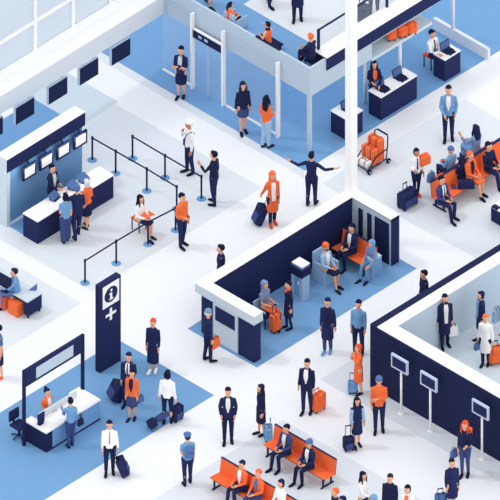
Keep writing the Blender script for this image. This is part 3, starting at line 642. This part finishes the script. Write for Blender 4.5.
def person(label, px, py, face, top=('jacket','N'), bot=('trousers','N'), hair=('short','K'), arms=('down','down'), s=1.0, z=0.006, pose='stand',
           skin='S', shoes='K', shirt=None, tie=None, extra=None, sh=0.42, lean=0.0, group=None, fem=False, yaw=0.0, topy=None, legout=0.0, cross=False):
    """px,py = ground point under the body; with topy given the figure's head top is at that photo height"""
    H = 1.75*s; seated = pose == 'sit'
    if seated and topy is not None: py = topy + 30.0*(sh+0.93*s)
    q = g(px, py, z); rz = head_of(face)
    t = thing('person', label, 'person', (q.x,q.y,z), rz, group)
    wf = 0.86 if fem else 0.95
    P = (sh+0.10) if seated else 0.93*s
    ly = lean
    V = Vector
    hip = {k: V((k*0.09*s, 0, P)) for k in (-1,1)}; kn = {}; an = {}; toe = {}
    for k in (-1,1):
        if seated:
            kn[k] = V((k*(0.10 if not fem else 0.075)*s, 0.42*s, P+0.01)); an[k] = V((k*(0.10 if not fem else 0.08)*s, (0.44+legout+(0.05*k))*s, 0.085*s))
            if cross and k == 1: kn[k] = V((0.0, 0.44*s, P+0.10)); an[k] = V((-0.12*s, 0.62*s, 0.30*s))
        elif pose == 'walk':
            kn[k] = V((k*0.09*s, (0.10 if k>0 else 0.0)*s, 0.50*s)); an[k] = V((k*0.085*s, (0.14 if k>0 else -0.16)*s, 0.085*s if k>0 else 0.12*s))
        else:
            kn[k] = V((k*0.090*s, 0.015*s+0.02*k*s, 0.50*s)); an[k] = V((k*0.092*s, (-0.02+0.05*k)*s, 0.085*s))
        if fem and not seated: kn[k].x *= .8; an[k].x *= .75
        toe[k] = an[k]+V((k*0.02*s, 0.155*s, -0.05*s))
    zs = P+0.49*s; nb = P+0.56*s; hc = V((0, ly*1.15+0.015*s, P+0.695*s))
    shd = {k: V((k*0.165*s*wf, ly*0.9, zs-0.035*s)) for k in (-1,1)}
    el = {}; wr = {}
    for k, nm in ((-1,arms[0]),(1,arms[1])):
        e, w_ = ARM[nm]; el[k] = shd[k]+V((e[0]*k,e[1],e[2]))*s; wr[k] = el[k]+V((w_[0]*k,w_[1],w_[2]))*s
    def torso(b, inf, zlo=-0.05, neck=True, flare=0.0):
        r = [(0,0,P+zlo*s,(.150*wf+flare+inf)*s,(.105+flare*.8+inf)*s),(0,0,P+0.04*s,(.150*wf+inf)*s,(.105+inf)*s),(0,ly*.35,P+0.17*s,(.128*wf+inf)*s,(.092+inf)*s),
             (0,ly*.7,P+0.33*s,(.148*wf+inf)*s,(.106+inf)*s),(0,ly*.88,P+0.43*s,(.155*wf+inf)*s,(.096+inf)*s),(0,ly*.95,P+0.50*s,(.105*wf+inf)*s,(.072+inf)*s),(0,ly,P+0.55*s,(.055+inf*.6)*s,(.052+inf*.6)*s)]
        b.rings(r)
    # --- body
    b = MB(); torso(b, -0.004)
    b.tube([(0,ly,P+0.50*s),(0,ly*1.1+0.005,P+0.66*s)],[.050*s,.046*s],10)
    Mh = Matrix.Rotation(yaw,4,'Z')
    b.ell(hc+V((0,0,0.02*s)), (.078*s,.094*s,.105*s), 16, 12)
    b.ell(hc+Mh@V((0,.028*s,-.055*s)), (.056*s,.062*s,.062*s), 12, 8)
    b.ell(hc+Mh@V((0,.098*s,-.012*s)), (.014*s,.020*s,.022*s), 8, 6)
    for k in (-1,1): b.ell(hc+Mh@V((k*.080*s,-.002*s,-.005*s)), (.012*s,.020*s,.028*s), 8, 6)
    for k in (-1,1):
        b.tube([shd[k]-V((k*.03*s,0,0)),shd[k],(shd[k]+el[k])/2,el[k],(el[k]+wr[k])/2,wr[k]],[.045*s,.048*s,.043*s,.037*s,.036*s,.026*s],9)
        d = (wr[k]-el[k]).normalized(); b.ell(wr[k]+d*.045*s,(.030*s,.030*s,.030*s),8,6); b.tube([wr[k]-d*.01,wr[k]+d*.05*s,wr[k]+d*.085*s],[.026*s,.034*s,.030*s],8)
        b.tube([hip[k]+V((0,0,.03)),hip[k]*.5+kn[k]*.5,kn[k],kn[k]*.6+an[k]*.4+V((0,-.012*s,0)),an[k]],[.080*s,.068*s,.050*s,.047*s,.030*s],10)
        b.tube([an[k],an[k]+V((0,.02,-.04))*s,toe[k]],[.032*s,.034*s,.026*s],8)
    fx = MB()
    for k in (-1,1): hand(fx, wr[k], wr[k]-el[k], k, s)
    fx.cur = 1
    for k in (-1,1): fx.ell(hc+Mh@V((k*.031*s,.086*s,.014*s)), (.011*s,.008*s,.009*s), 8, 6)
    fx.cur = 2; fx.ell(hc+Mh@V((0,.090*s,-.058*s)), (.020*s,.008*s,.007*s), 8, 6)
    b.build('body', [skin, EYE, LIP], t, smooth=True, remesh=0.0165, extra=fx, sm=2)
    # --- lower garment
    kind, col = bot
    leg_r = dict(trousers=(.098,.080,.066,.056,.050), wide=(.100,.100,.098,.100,.102), slim=(.092,.074,.057,.050,.042)).get(kind)
    b = MB()
    if leg_r:
        b.rings([(0,0,P-0.10*s,.10*s,.09*s),(0,0,P-0.04*s,.158*wf*s,.116*s),(0,0,P+0.06*s,.154*wf*s,.112*s),(0,ly*.1,P+0.11*s,.142*wf*s,.102*s)])
        for k in (-1,1):
            ank = an[k]+V((0,0,0.005 if kind != 'wide' else .03)); b.tube([hip[k]+V((0,0,.02)),hip[k]*.5+kn[k]*.5,kn[k],kn[k]*.5+ank*.5,ank],[r*s for r in leg_r],10)
        b.build('trousers', col, t, smooth=True, remesh=0.018, sm=2)
    elif kind in ('skirt','skirtl','skirts'):
        zl = {'skirt':.44,'skirtl':.70,'skirts':.34}[kind]
        if seated:
            b.rings([(0,0,P-0.09*s,.13*s,.11*s),(0,0,P-0.02*s,.160*wf*s,.120*s),(0,0,P+0.06*s,.154*wf*s,.112*s),(0,ly*.1,P+0.12*s,.140*wf*s,.100*s)])
            e_ = V((0,.46*s,P-0.0)); b.tube([(0,-.02,P),(0,.2*s,P+.005),(0,.42*s,P+.01),e_],[(.155*wf*s,.095*s),(.160*s,.092*s),(.150*s,.080*s),(.140*s,.066*s)],14,side=(1,0,0))
        else:
            y2 = .02 if pose=='walk' else 0
            b.rings([(0,y2,P-zl*s,(.165 if kind!='skirtl' else .20)*s,(.135 if kind!='skirtl' else .18)*s),(0,y2*.5,P-zl*.5*s,.172*s,.132*s),(0,0,P-0.02*s,.160*wf*s,.120*s),(0,0,P+0.06*s,.152*wf*s,.110*s),(0,ly*.1,P+0.12*s,.136*wf*s,.100*s)])
        b.build('skirt', col, t, smooth=True, remesh=0.018, sm=2)
    # --- upper garment
    kind, col = top
    slv = {'tee':0.45,'vest':0.0}.get(kind, 1.0)
    b = MB()
    inf = {'jacket':.015,'coat':.017,'hoodie':.019,'shirt':.010,'tee':.012,'vest':.010,'dress':.014,'dressl':.014}.get(kind,.014)
    zlo = {'jacket':-0.10,'shirt':-0.03,'hoodie':-0.06,'tee':-0.03,'vest':-0.03,'coat':-0.10,'dress':-0.05,'dressl':-0.05}.get(kind,-0.05)
    torso(b, inf, zlo, flare=.004)
    if kind in ('coat','dress','dressl'):
        zl = {'coat':.46,'dress':.46,'dressl':.62}[kind]
        if seated: b.tube([(0,-.02,P),(0,.2*s,P+.005),(0,.40*s,P+.01),(0,.45*s,P)],[(.16*wf*s,.10*s),(.165*s,.096*s),(.155*s,.084*s),(.14*s,.07*s)],14,side=(1,0,0))
        else: b.rings([(0,0,P-zl*s,.170*s,.140*s),(0,0,P-zl*.5*s,.166*s,.135*s),(0,0,P-0.02*s,(.158*wf+inf)*s,(.112+inf)*s),(0,0,P+.05*s,(.15*wf+inf)*s,(.105+inf)*s)])
    for k in (-1,1):
        r0 = (.052+inf*.35)*s
        if slv >= 1:
            d = (wr[k]-el[k]).normalized()
            b.tube([shd[k]-V((k*.04*s,0,.01*s)),shd[k],(shd[k]+el[k])/2,el[k],(el[k]+wr[k])/2,wr[k]-d*.01],[r0,r0*1.02,r0*.93,r0*.84,r0*.78,r0*.66],10)
        elif slv > 0:
            b.tube([shd[k]-V((k*.04*s,0,.01*s)),shd[k],(shd[k]+el[k])/2,shd[k]*.35+el[k]*.65],[r0,r0*1.04,r0*1.0,r0*1.0],10)
    nm = {'jacket':'jacket','coat':'coat','hoodie':'sweater','shirt':'shirt','tee':'shirt','vest':'top','dress':'dress','dressl':'dress'}[kind]
    b.build(nm, col, t, smooth=True, remesh=0.018, sm=2)
    def yfront(zz, inf_): # front surface of torso at height above pelvis
        tab = [(-.10,0,.112),(.04,0,.105),(.17,.35,.092),(.33,.7,.108),(.44,.88,.098),(.505,.95,.075),(.55,1,.05)]
        for i in range(len(tab)-1):
            if tab[i][0] <= zz <= tab[i+1][0]:
                u = (zz-tab[i][0])/(tab[i+1][0]-tab[i][0]); return (tab[i][1]*(1-u)+tab[i+1][1]*u)*ly+(tab[i][2]*(1-u)+tab[i+1][2]*u+inf_)*s
        return .1*s
    def strip(wid, cl, nm_, off, zz):
        b = MB(); L_ = []
        for i, (z_, w_) in enumerate(zip(zz, wid)):
            y_ = yfront(z_, inf); fall = (w_/.16)**2*.02
            for xx, dy in ((-w_,-fall),(0,0),(w_,-fall)): L_.append(V((xx*s, y_+off+dy, P+z_*s)))
        n = len(zz); bk = [p+V((0,-.02,0)) for p in L_]; vs = L_+bk; o = len(L_); fs = []
        for i in range(n-1):
            for j in range(2):
                a_ = i*3+j; fs.append((a_,a_+1,a_+4,a_+3)); fs.append((o+a_,o+a_+3,o+a_+4,o+a_+1))
            fs.append((i*3, i*3+3, o+i*3+3, o+i*3)); fs.append((i*3+2, o+i*3+2, o+i*3+5, i*3+5))
        fs.append((0,o,o+1,1)); fs.append((1,o+1,o+2,2)); e0 = (n-1)*3; fs.append((e0,e0+1,o+e0+1,o+e0)); fs.append((e0+1,e0+2,o+e0+2,o+e0+1))
        b.add(vs, fs); b.build(nm_, cl, t)
    if shirt: 
        open_ = kind in ('coat','hoodie')
        strip((.045 if open_ else .012,.05 if open_ else .028,.055,.062,.058,.05), shirt, 'shirt_front', .007, (-.06 if open_ else .10,.10 if open_ else .18,.26,.36,.45,.53))
    if tie: strip((.010,.022,.018,.018,.014,.016), tie, 'tie', .012, (.12,.17,.26,.36,.46,.52))
    # --- shoes
    if shoes:
        for k in (-1,1):
            b = MB(); a_ = an[k]; tt = toe[k]
            lo = -0.045 if True else 0
            b.tube([a_+V((0,-.035*s,-.045*s)),a_+V((0,0,-.035*s)),(a_+tt)/2+V((0,.02*s,-.030*s)),tt+V((0,.015*s,-.012*s)),tt+V((0,.045*s,-.016*s))],[.030*s,(.042*s,.045*s),(.044*s,.040*s),(.040*s,.026*s),(.022*s,.016*s)],10,side=(1,0,0))
            if shoes != 'S2' and bot[0] in ('trousers','wide','slim'): b.tube([a_+V((0,0,-.03*s)),a_+V((0,0,.02*s))],[.040*s,.038*s],8)
            b.build('shoe', shoes, t, smooth=True)
    # --- hair and hats
    hk, hcol = hair[0], hair[1]
    b = MB()
    def HP(x,y,z_): return hc+Mh@V((x*s,y*s,z_*s))
    if hk != 'none':
        if hk in ('short','long','bob','bun','pony'):
            b.ell(HP(0,-.036,.042),(.088*s,.092*s,.100*s),14,10)
            b.ell(HP(0,.026,.100),(.070*s,.054*s,.034*s),12,8)
        if hk == 'bob': b.tube([HP(0,-.03,.05),HP(0,-.035,-.03),HP(0,-.035,-.10)],[(.098*s,.085*s),(.102*s,.080*s),(.080*s,.060*s)],12,side=(1,0,0))
        if hk == 'long':
            b.tube([HP(0,-.03,.05),HP(0,-.04,-.04),HP(0,-.075,-.16),HP(0,-.095,-.28),HP(0,-.085,-.37)],[(.098*s,.080*s),(.106*s,.072*s),(.110*s,.052*s),(.090*s,.040*s),(.045*s,.02*s)],12,side=(1,0,0))
            for k in (-1,1): b.tube([HP(k*.070,.0,.07),HP(k*.088,.015,-.02),HP(k*.090,.03,-.12),HP(k*.078,.055,-.24)],[.026*s,.026*s,.028*s,.012*s],8)
        if hk == 'bun': b.ell(HP(0,-.075,.135),(.048*s,.048*s,.044*s),10,8)
        if hk == 'pony': b.tube([HP(0,-.10,.06),HP(0,-.15,.02),HP(0,-.155,-.08),HP(0,-.13,-.18)],[.03*s,.042*s,.036*s,.012*s],9)
        if hk == 'hood':
            b.ell(HP(0,-.038,.034),(.104*s,.104*s,.118*s),14,10); b.tube([HP(0,-.03,.0),HP(0,-.03,-.10),HP(0,-.015,-.19)],[(.104*s,.085*s),(.105*s,.086*s),(.13*s,.10*s)],12,side=(1,0,0)); b.ell(HP(0,.024,.100),(.080*s,.060*s,.040*s),12,8)
        if hk in ('cap','beanie','peak'):
            b.ell(HP(0,-.036,.022),(.088*s,.088*s,.090*s),14,10)
        nm = 'headscarf' if hk == 'hood' else 'hair'
        c_ = hcol if hk not in ('cap','beanie','peak') else (hair[2] if len(hair) > 2 else 'K')
        b.build(nm, c_, t, smooth=True, remesh=0.013, sm=1)
        if hk in ('cap','beanie','peak'):
            b = MB(); b.rings([(HP(0,-.008,.045).x,HP(0,-.008,.045).y,HP(0,0,.052).z,.094*s,.106*s),(HP(0,-.01,0).x,HP(0,-.01,0).y,HP(0,0,.095).z,.092*s,.102*s),(HP(0,-.014,0).x,HP(0,-.014,0).y,HP(0,0,.132).z,.068*s,.076*s),(HP(0,-.014,0).x,HP(0,-.014,0).y,HP(0,0,.148).z,.02*s,.02*s)],16)
            if hk == 'peak': b.tube([HP(0,.04,.062),HP(0,.11,.056),HP(0,.165,.046)],[(.085*s,.010*s),(.078*s,.008*s),(.045*s,.005*s)],12,side=(1,0,0)); b.ell(HP(0,-.01,.10),(.115*s,.120*s,.045*s),14,8)
            b.build('cap', hcol, t, smooth=True)
    # --- extras
    for ex in (extra or ()):
        b = MB()
        if ex[0] == 'scarf':
            b.tube([(0,ly,P+.52*s),(0,ly*1.05,P+.60*s)],[(.085*s,.080*s),(.062*s,.062*s)],12,side=(1,0,0)); b.ell((0,ly+.07*s,P+.47*s),(.06*s,.045*s,.075*s),10,8); b.build('scarf',ex[1],t,smooth=True)
        if ex[0] == 'backpack':
            b.box(-.13*s,.13*s,ly-.26*s,ly-.125*s,P+.14*s,P+.48*s); b.box(-.10*s,.10*s,ly-.30*s,ly-.26*s,P+.16*s,P+.32*s); b.build('backpack',ex[1],t,bevel=.03)
        if ex[0] == 'strap':
            b.tube([(-.12*s,.02*s,P+.52*s),(-.05*s,.125*s,P+.38*s),(.07*s,.125*s,P+.2*s),(.16*s,.06*s,P+.04*s)],.012*s,6); b.box(.15*s,.22*s,-.06*s,.10*s,P-.10*s,P+.08*s); b.tube([(-.12*s,.0,P+.52*s),(-.04*s,-.13*s,P+.38*s),(.08*s,-.12*s,P+.2*s),(.16*s,-.03*s,P+.04*s)],.012*s,6); b.build('shoulder_bag',ex[1],t)
        if ex[0] == 'beard': b.ell(HP(0,.048,-.085),(.054*s,.052*s,.045*s),12,8); b.build('beard',ex[1],t,smooth=True)
        if ex[0] == 'mask': b.ell(HP(0,.055,-.045),(.056*s,.052*s,.038*s),12,8); b.build('mask',ex[1],t,smooth=True)
        if ex[0] == 'glasses':
            for k in (-1,1): b.ell(HP(k*.034,.092,.016),(.026*s,.012*s,.018*s),10,6)
            b.build('sunglasses',ex[1],t,smooth=True)
        if ex[0] == 'sleeves':
            for k in (-1,1):
                r0 = .068*s; b.tube([shd[k]+V((k*.0,0,-.01*s)),(shd[k]+el[k])/2,el[k],(el[k]+wr[k])/2,wr[k]],[r0,r0*.98,r0*.92,r0*.86,r0*.74],10)
            b.build('sleeve_layer',ex[1],t,smooth=True)
        if ex[0] == 'collar':
            b.rings([(0,ly*.95,P+.505*s,.125*s,.09*s),(0,ly,P+.545*s,.075*s,.07*s),(0,ly*1.02,P+.575*s,.060*s,.060*s)]); b.build('collar',ex[1],t,smooth=True)
    return t
HF = 'long'
# ---- queue and hall, upper left
person('person in white shirt and white cap with hand at face, beside the upper belts', 189.5,173,'LF',('shirt','W'),('trousers','N'),('cap','W','J'),('down','face'),skin='T',extra=[('strap','U')],shirt=None)
person('person in dark navy suit raising one hand at the end of the belts', 214,204,'LB',('jacket','D'),('trousers','N'),('short','K'),('wave','down'))
person('person in orange shirt and navy trousers standing by a queue post', 182,246,'FR',('shirt','O'),('trousers','N'),('short','K'),('down','bent'))
person('person in white top and navy skirt reading an orange folder on a stool', 139,0,'FR',('shirt','W'),('skirt','N'),('long','K'),('lap','lap'),pose='sit',topy=194.5,sh=0.42,s=.94,fem=True,lean=.04)
person('person with arms crossed in navy suit jacket and skirt before the glass wall', 181,97,'FFL',('jacket','N'),('skirt','D'),('short','K'),('cross','cross'),s=.96,fem=True,shirt='G')
person('person in navy jacket and slate skirt with long dark hair at the glass wall', 243,132.5,'FFR',('jacket','D'),('skirts','U'),('long','D'),('hold','hold'),s=.96,fem=True)
person('person in orange top and light blue trousers with long dark hair at the glass wall', 266,147.5,'BR',('shirt','O'),('trousers','L'),('long','K'),('bent','bent'),s=.98,fem=True,yaw=.3)
person('person in long orange coat and orange headscarf pulling a navy suitcase', 272.5,224,'FFR',('coat','O'),('trousers','N'),('hood','O'),('down','pull'),s=.99,shirt='W',shoes='Q',fem=True,pose='stand')
person('person in navy with arms spread wide, seen from behind', 311.5,205,'BBR',('shirt','N'),('trousers','N'),('short','K'),('out','out'))
person('person in navy jacket half hidden behind the lounge wall', 221,297.5,'L',('jacket','N'),('trousers','N'),('short','K'),('down','down'))
person('person in navy jacket and grey-blue cap carrying an orange bag at the lounge front', 208,361,'RB',('jacket','N'),('trousers','D'),('beanie','C','Y'),('down','hold'),s=.98)
person('person in dark navy coat half hidden behind the shop wall', 424,323,'LF',('hoodie','D'),('trousers','N'),('short','K'),('down','pocket'))
# ---- long counter
person('person in navy suit with open hands behind the long counter', 52,213.5,'FR',('jacket','D'),('trousers','N'),('short','K'),('bent','fwd'),shirt='G',s=.93)
person('person in blue top and wide slate trousers at the long counter', 65.5,242,'BBL',('tee','B'),('wide','U'),('bob','K'),('bent','down'),s=.92,fem=True,skin='S')
person('person in navy suit and blue cap leaning at the long counter', 77,238,'BBL',('jacket','N'),('trousers','N'),('beanie','M','M'),('fwd','bent'),pose='walk',s=1.0)
person('person with grey hair in orange top and navy skirt at the long counter', 87,228,'BL',('shirt','O'),('skirt','D'),('bob','Y'),('bent','bent'),s=.92,fem=True)
# ---- left desk
person('person in blue sweater seated typing at the pale desk on the left', 17,0,'L',('shirt','B'),('trousers','M'),('short','R'),('fwd','fwd'),pose='sit',topy=268.5,sh=.42,s=.96,lean=.06)
person('person in blue and navy, cut off by the left picture edge', -1.5,378,'LF',('tee','M'),('skirt','N'),('short','K'),('down','down'),shoes='O',fem=True)
# ---- information carpet
person('person with a hair bun in orange top behind the information desk', 47,0,'FR',('tee','O'),('trousers','N'),('bun','D'),('bent','bent'),pose='sit',topy=388.5,sh=.44,s=.92,fem=True,shirt='J')
person('person in light blue shirt photographing with a phone at the information desk', 70.5,446.5,'BBL',('shirt','B'),('trousers','U'),('short','K'),('fwd','bent'),s=.92,shoes='K',fem=True)
person('person in white shirt with orange neck scarf pulling a navy suitcase', 109.5,473.5,'F',('shirt','W'),('trousers','D'),('short','K'),('hold','down'),skin='S',tie='T')
person('person in navy suit with tie beside the large navy suitcase at the totem', 128.5,405.5,'FFL',('jacket','N'),('trousers','N'),('short','D'),('bent','down'),shirt='W',tie='D')
person('person in orange jacket over slate skirt and leggings on the blue carpet', 132,419,'FFL',('jacket','O'),('skirt','U'),('short','K'),('down','down'),s=.94,fem=True,shirt='D')
person('person in navy knee-length coat with orange hair standing at the carpet edge', 153,371,'FFL',('dressl','N'),('none','N'),('pony','Q'),('down','down'),s=.99,fem=True,shoes='W')
person('person in white shirt and navy trousers seen from behind with two bags', 167.5,423.5,'BBR',('shirt','W'),('slim','D'),('bob','K'),('hold','hold'),s=1.0)
person('person in blue shirt and blue cap with a backpack, seen from behind', 187.5,484.5,'BBL',('tee','B'),('trousers','N'),('peak','M','K'),('bent','down'),s=.97,extra=[('backpack','M')])
# ---- centre
person('person in navy suit with hands in pockets and pale shirt, alone left of the bench', 228,442,'F',('jacket','N'),('trousers','D'),('short','K'),('pocket','pocket'),s=1.03,shirt='J')
person('person in dark navy dress and long hair beside a light blue suitcase', 261,434.5,'LF',('coat','D'),('none','N'),('long','D'),('down','hold'),s=.95,fem=True)
person('person in navy suit and white shirt holding an orange suitcase, centre bottom', 307,412.5,'FFL',('jacket','D'),('trousers','N'),('short','K'),('down','hold'),s=1.01,shirt='W')
person('person in navy coat standing at the lounge carpet edge', 327.5,352,'FFL',('coat','N'),('trousers','U'),('pony','D'),('hold','down'),s=1.02,fem=True,shirt='D',shoes='B')
person('person in blue sweater behind the woman in the orange dress', 358.5,354,'FFL',('shirt','B'),('trousers','N'),('short','K'),('down','down'),s=1.02)
person('person with orange hair in an orange dress holding hands to the face', 358.5,393.5,'LF',('dress','O'),('none','N'),('bob','Q'),('face','face'),s=.93,fem=True)
person('person in navy pinafore dress over light blue sleeves with small suitcase', 357,446,'FFR',('dress','N'),('none','N'),('long','K'),('hold','down'),s=.92,fem=True,extra=[('sleeves','L')])
person('person in orange sweater and blue cap holding a dark phone', 379,431,'F',('hoodie','O'),('trousers','N'),('beanie','M','K'),('cross','down'),s=1.03)
person('person with long orange hair, orange backpack and grey-blue bag', 465,475.5,'FFL',('shirt','D'),('slim','U'),('long','Q'),('bent','down'),s=1.03,fem=True,extra=[('backpack','O')])
person('person in navy skirt suit with blue bag at the bottom edge', 452,511,'FFR',('jacket','N'),('skirt','N'),('short','K'),('down','down'),s=.99,fem=True)
# ---- lounge
person('person with blue-grey hood and orange skirt seated at the lounge front', 264.5,0,'FR',('tee','C'),('skirt','O'),('hood','C'),('bent','lap'),pose='sit',topy=281,sh=.42,s=.98,fem=True)
person('person in navy dress and orange scarf holding an orange suitcase in the lounge', 288.5,328.5,'LF',('dress','D'),('slim','N'),('short','K'),('hold','down'),s=.90,fem=True,extra=[('scarf','O')])
person('person with orange hair and dark mask in the pale blue armchair', 325.5,0,'FR',('shirt','L'),('skirt','D'),('beanie','O','O'),('lap','lap'),pose='sit',topy=243,sh=.42,s=.98,fem=True,shirt='W',extra=[('mask','K')])
person('person in navy suit seated on the orange lounge bench', 352,0,'FL',('jacket','N'),('trousers','D'),('short','K'),('lap','lap'),pose='sit',topy=224,sh=.40,s=.98,shirt='W')
person('person in blue hood slumped in the armchair at the lounge opening', 374,0,'FL',('shirt','C'),('trousers','B'),('hood','B'),('knee','lap'),pose='sit',topy=239,sh=.39,s=.90,lean=.08)
# ---- benches at the bottom
person('person in slate suit seated on the bench by the light blue suitcase', 286.5,0,'FL',('jacket','U'),('trousers','N'),('short','K'),('lap','lap'),pose='sit',topy=424.5,sh=.39,s=1.0,shirt='J')
person('person in navy jacket and grey-blue cap seated on the bench with a bag', 309.5,0,'FL',('jacket','N'),('trousers','D'),('beanie','M','M'),('lap','lap'),pose='sit',topy=439.5,sh=.39,s=.98,shirt='W')
person('person in white shirt under orange jacket seated on the bottom bench', 242,0,'FL',('jacket','O'),('trousers','N'),('short','D'),('lap','lap'),pose='sit',topy=460.5,sh=.39,s=.98,shirt='W')
person('person with orange hair and orange jacket seated on the bottom bench', 258.5,0,'FL',('jacket','O'),('trousers','U'),('short','O'),('lap','lap'),pose='sit',topy=469.5,sh=.39,s=.98,shirt='M')
person('person in white sweater seated at the far end of the bottom bench', 281,0,'FL',('shirt','W'),('trousers','N'),('bob','D'),('lap','lap'),pose='sit',topy=479.5,sh=.39,s=.98,fem=True)
person('orange-haired person at the bottom edge, only the head in view', 335.5,541,'LF',('jacket','N'),('trousers','N'),('short','O'),('down','down'))
person('dark-haired person at the bottom edge beside the orange-haired head', 342.5,549,'LF',('jacket','N'),('trousers','N'),('short','D'),('down','down'))
person('person in white with long dark hair reaching out at the bottom edge', 363,523,'FR',('shirt','W'),('skirt','N'),('long','K'),('down','fwd'),s=.97,fem=True)
person('person in dark navy sweater and cropped hair at the bottom edge', 390,527,'FFL',('hoodie','D'),('trousers','N'),('short','R'),('down','down'),s=1.0)
person('person in white jacket with orange top at the bottom right edge', 407.5,537,'FFL',('jacket','W'),('trousers','N'),('bob','K'),('down','down'),s=.98,shirt='O',fem=True)
person('blue-capped head at the bottom edge before the navy sweater', 374,548,'LB',('jacket','B'),('trousers','N'),('beanie','B','B'),('down','down'))
# ---- shop interior
person('bearded person in long navy coat holding a white bag in the shop', 445,346.5,'FFR',('coat','N'),('trousers','D'),('short','K'),('down','hold'),s=.99,z=FZ,shirt='J',extra=[('beard','K')])
person('person in navy jacket over blue top and navy skirt in the shop', 481,341,'LF',('coat','N'),('skirt','D'),('bob','D'),('down','down'),s=.94,z=FZ,fem=True,shirt='B')
person('person with orange hair in white coat with orange suitcase in the shop', 485.5,364.5,'FFL',('coat','W'),('trousers','D'),('short','O'),('hold','hold'),s=.95,z=FZ,fem=True)
person('person at the right picture edge carrying a blue shopping bag', 508,336,'LF',('jacket','N'),('trousers','N'),('short','K'),('down','hold'),s=1.0,z=FZ,shoes='Q')
# ---- gate
person('person in light blue jacket with folded hands above the gate bench', 448.5,139.5,'F',('jacket','B'),('trousers','N'),('short','K'),('pocket','low'),s=1.02,shirt='W')
person('person in white shirt with dark bob holding a navy case and orange box', 416.5,196,'FFR',('shirt','W'),('slim','N'),('bob','K'),('hold','bent'),s=.90,skin='T',fem=True,tie='N',shoes='Q')
person('person in navy suit and tie seated at the near end of the gate bench', 441.5,0,'FR',('jacket','U'),('trousers','N'),('short','K'),('lap','lap'),pose='sit',topy=176,sh=.39,s=.96,shirt='W',tie='D')
person('person in orange jacket and skirt with orange hair on the gate bench', 470,0,'FR',('jacket','O'),('skirt','O'),('short','O'),('lap','lap'),pose='sit',topy=151.5,sh=.39,s=.98,fem=True,shirt='D')
person('person in dark navy sweater seated at the far right of the gate bench', 488.5,0,'FR',('shirt','D'),('trousers','N'),('short','K'),('lap','lap'),pose='sit',topy=142,sh=.39,s=1.0)
person('person in blue cap and blue jacket seated with back turned at the gate', 451,0,'BL',('jacket','B'),('trousers','N'),('beanie','M','S'),('lap','lap'),pose='sit',topy=147,sh=.39,s=.94)
person('person with dark hair in grey hood leaning between the gate benches', 462,0,'BL',('shirt','D'),('trousers','D'),('long','D'),('lap','lap'),pose='sit',topy=155.5,sh=.39,s=.86,fem=True)
person('person in blue jacket with long dark hair holding a dark phone at the gate', 476,0,'BL',('jacket','B'),('trousers','B'),('long','D'),('wave','lap'),pose='sit',topy=125,sh=.42,s=1.02,fem=True)
# ---- check-in desks
person('person in navy jacket and orange top standing at the wide check-in desk', 374,108,'FFR',('jacket','D'),('trousers','N'),('long','K'),('low','bent'),s=.90,fem=True,shirt='O')
person('person in white shirt seated at the far check-in desk', 432,0,'FR',('shirt','W'),('trousers','D'),('short','K'),('lap','fwd'),pose='sit',topy=30,sh=.44,s=.94,tie='N',legout=-.14)
# ---- upper floor
person('person in orange top with dark hair seated with back turned on the upper floor', 230,0,'BR',('tee','O'),('trousers','N'),('pony','K'),('lap','lap'),pose='sit',topy=3,sh=.11,s=.80,z=ZF+.006,fem=True)
person('person in orange top with long dark hair on the low bench of the upper floor', 268,0,'BL',('vest','O'),('trousers','D'),('short','K'),('lap','prop'),pose='sit',topy=22.5,sh=.19,s=.80,z=ZF+.006,fem=True,extra=[('scarf','D')])
person('orange-haired person in navy sitting at the corner of the upper floor', 312,0,'BL',('shirt','D'),('trousers','D'),('short','O'),('lean','lean'),pose='sit',topy=34.5,sh=.28,s=.90,z=ZF+.006,lean=.04)
person('person in navy coat on the pale part of the upper floor, head above the frame', 297.5,19.5,'F',('coat','N'),('trousers','D'),('short','K'),('down','down'),z=ZF+.006,s=1.0)
person('walking person whose legs show at the top edge of the upper floor', 208,5.5,'FR',('dress','M'),('skirts','N'),('short','K'),('down','down'),z=ZF+.006,pose='walk',fem=True)
person('person at the top edge of the upper floor, only one navy leg in view', 268,4,'FR',('coat','N'),('trousers','N'),('short','K'),('down','down'),z=ZF+.006,pose='walk')
person('person in navy trousers and orange jacket behind the glass railing', 374,13,'F',('jacket','O'),('trousers','N'),('short','K'),('down','down'),z=ZF+.006)
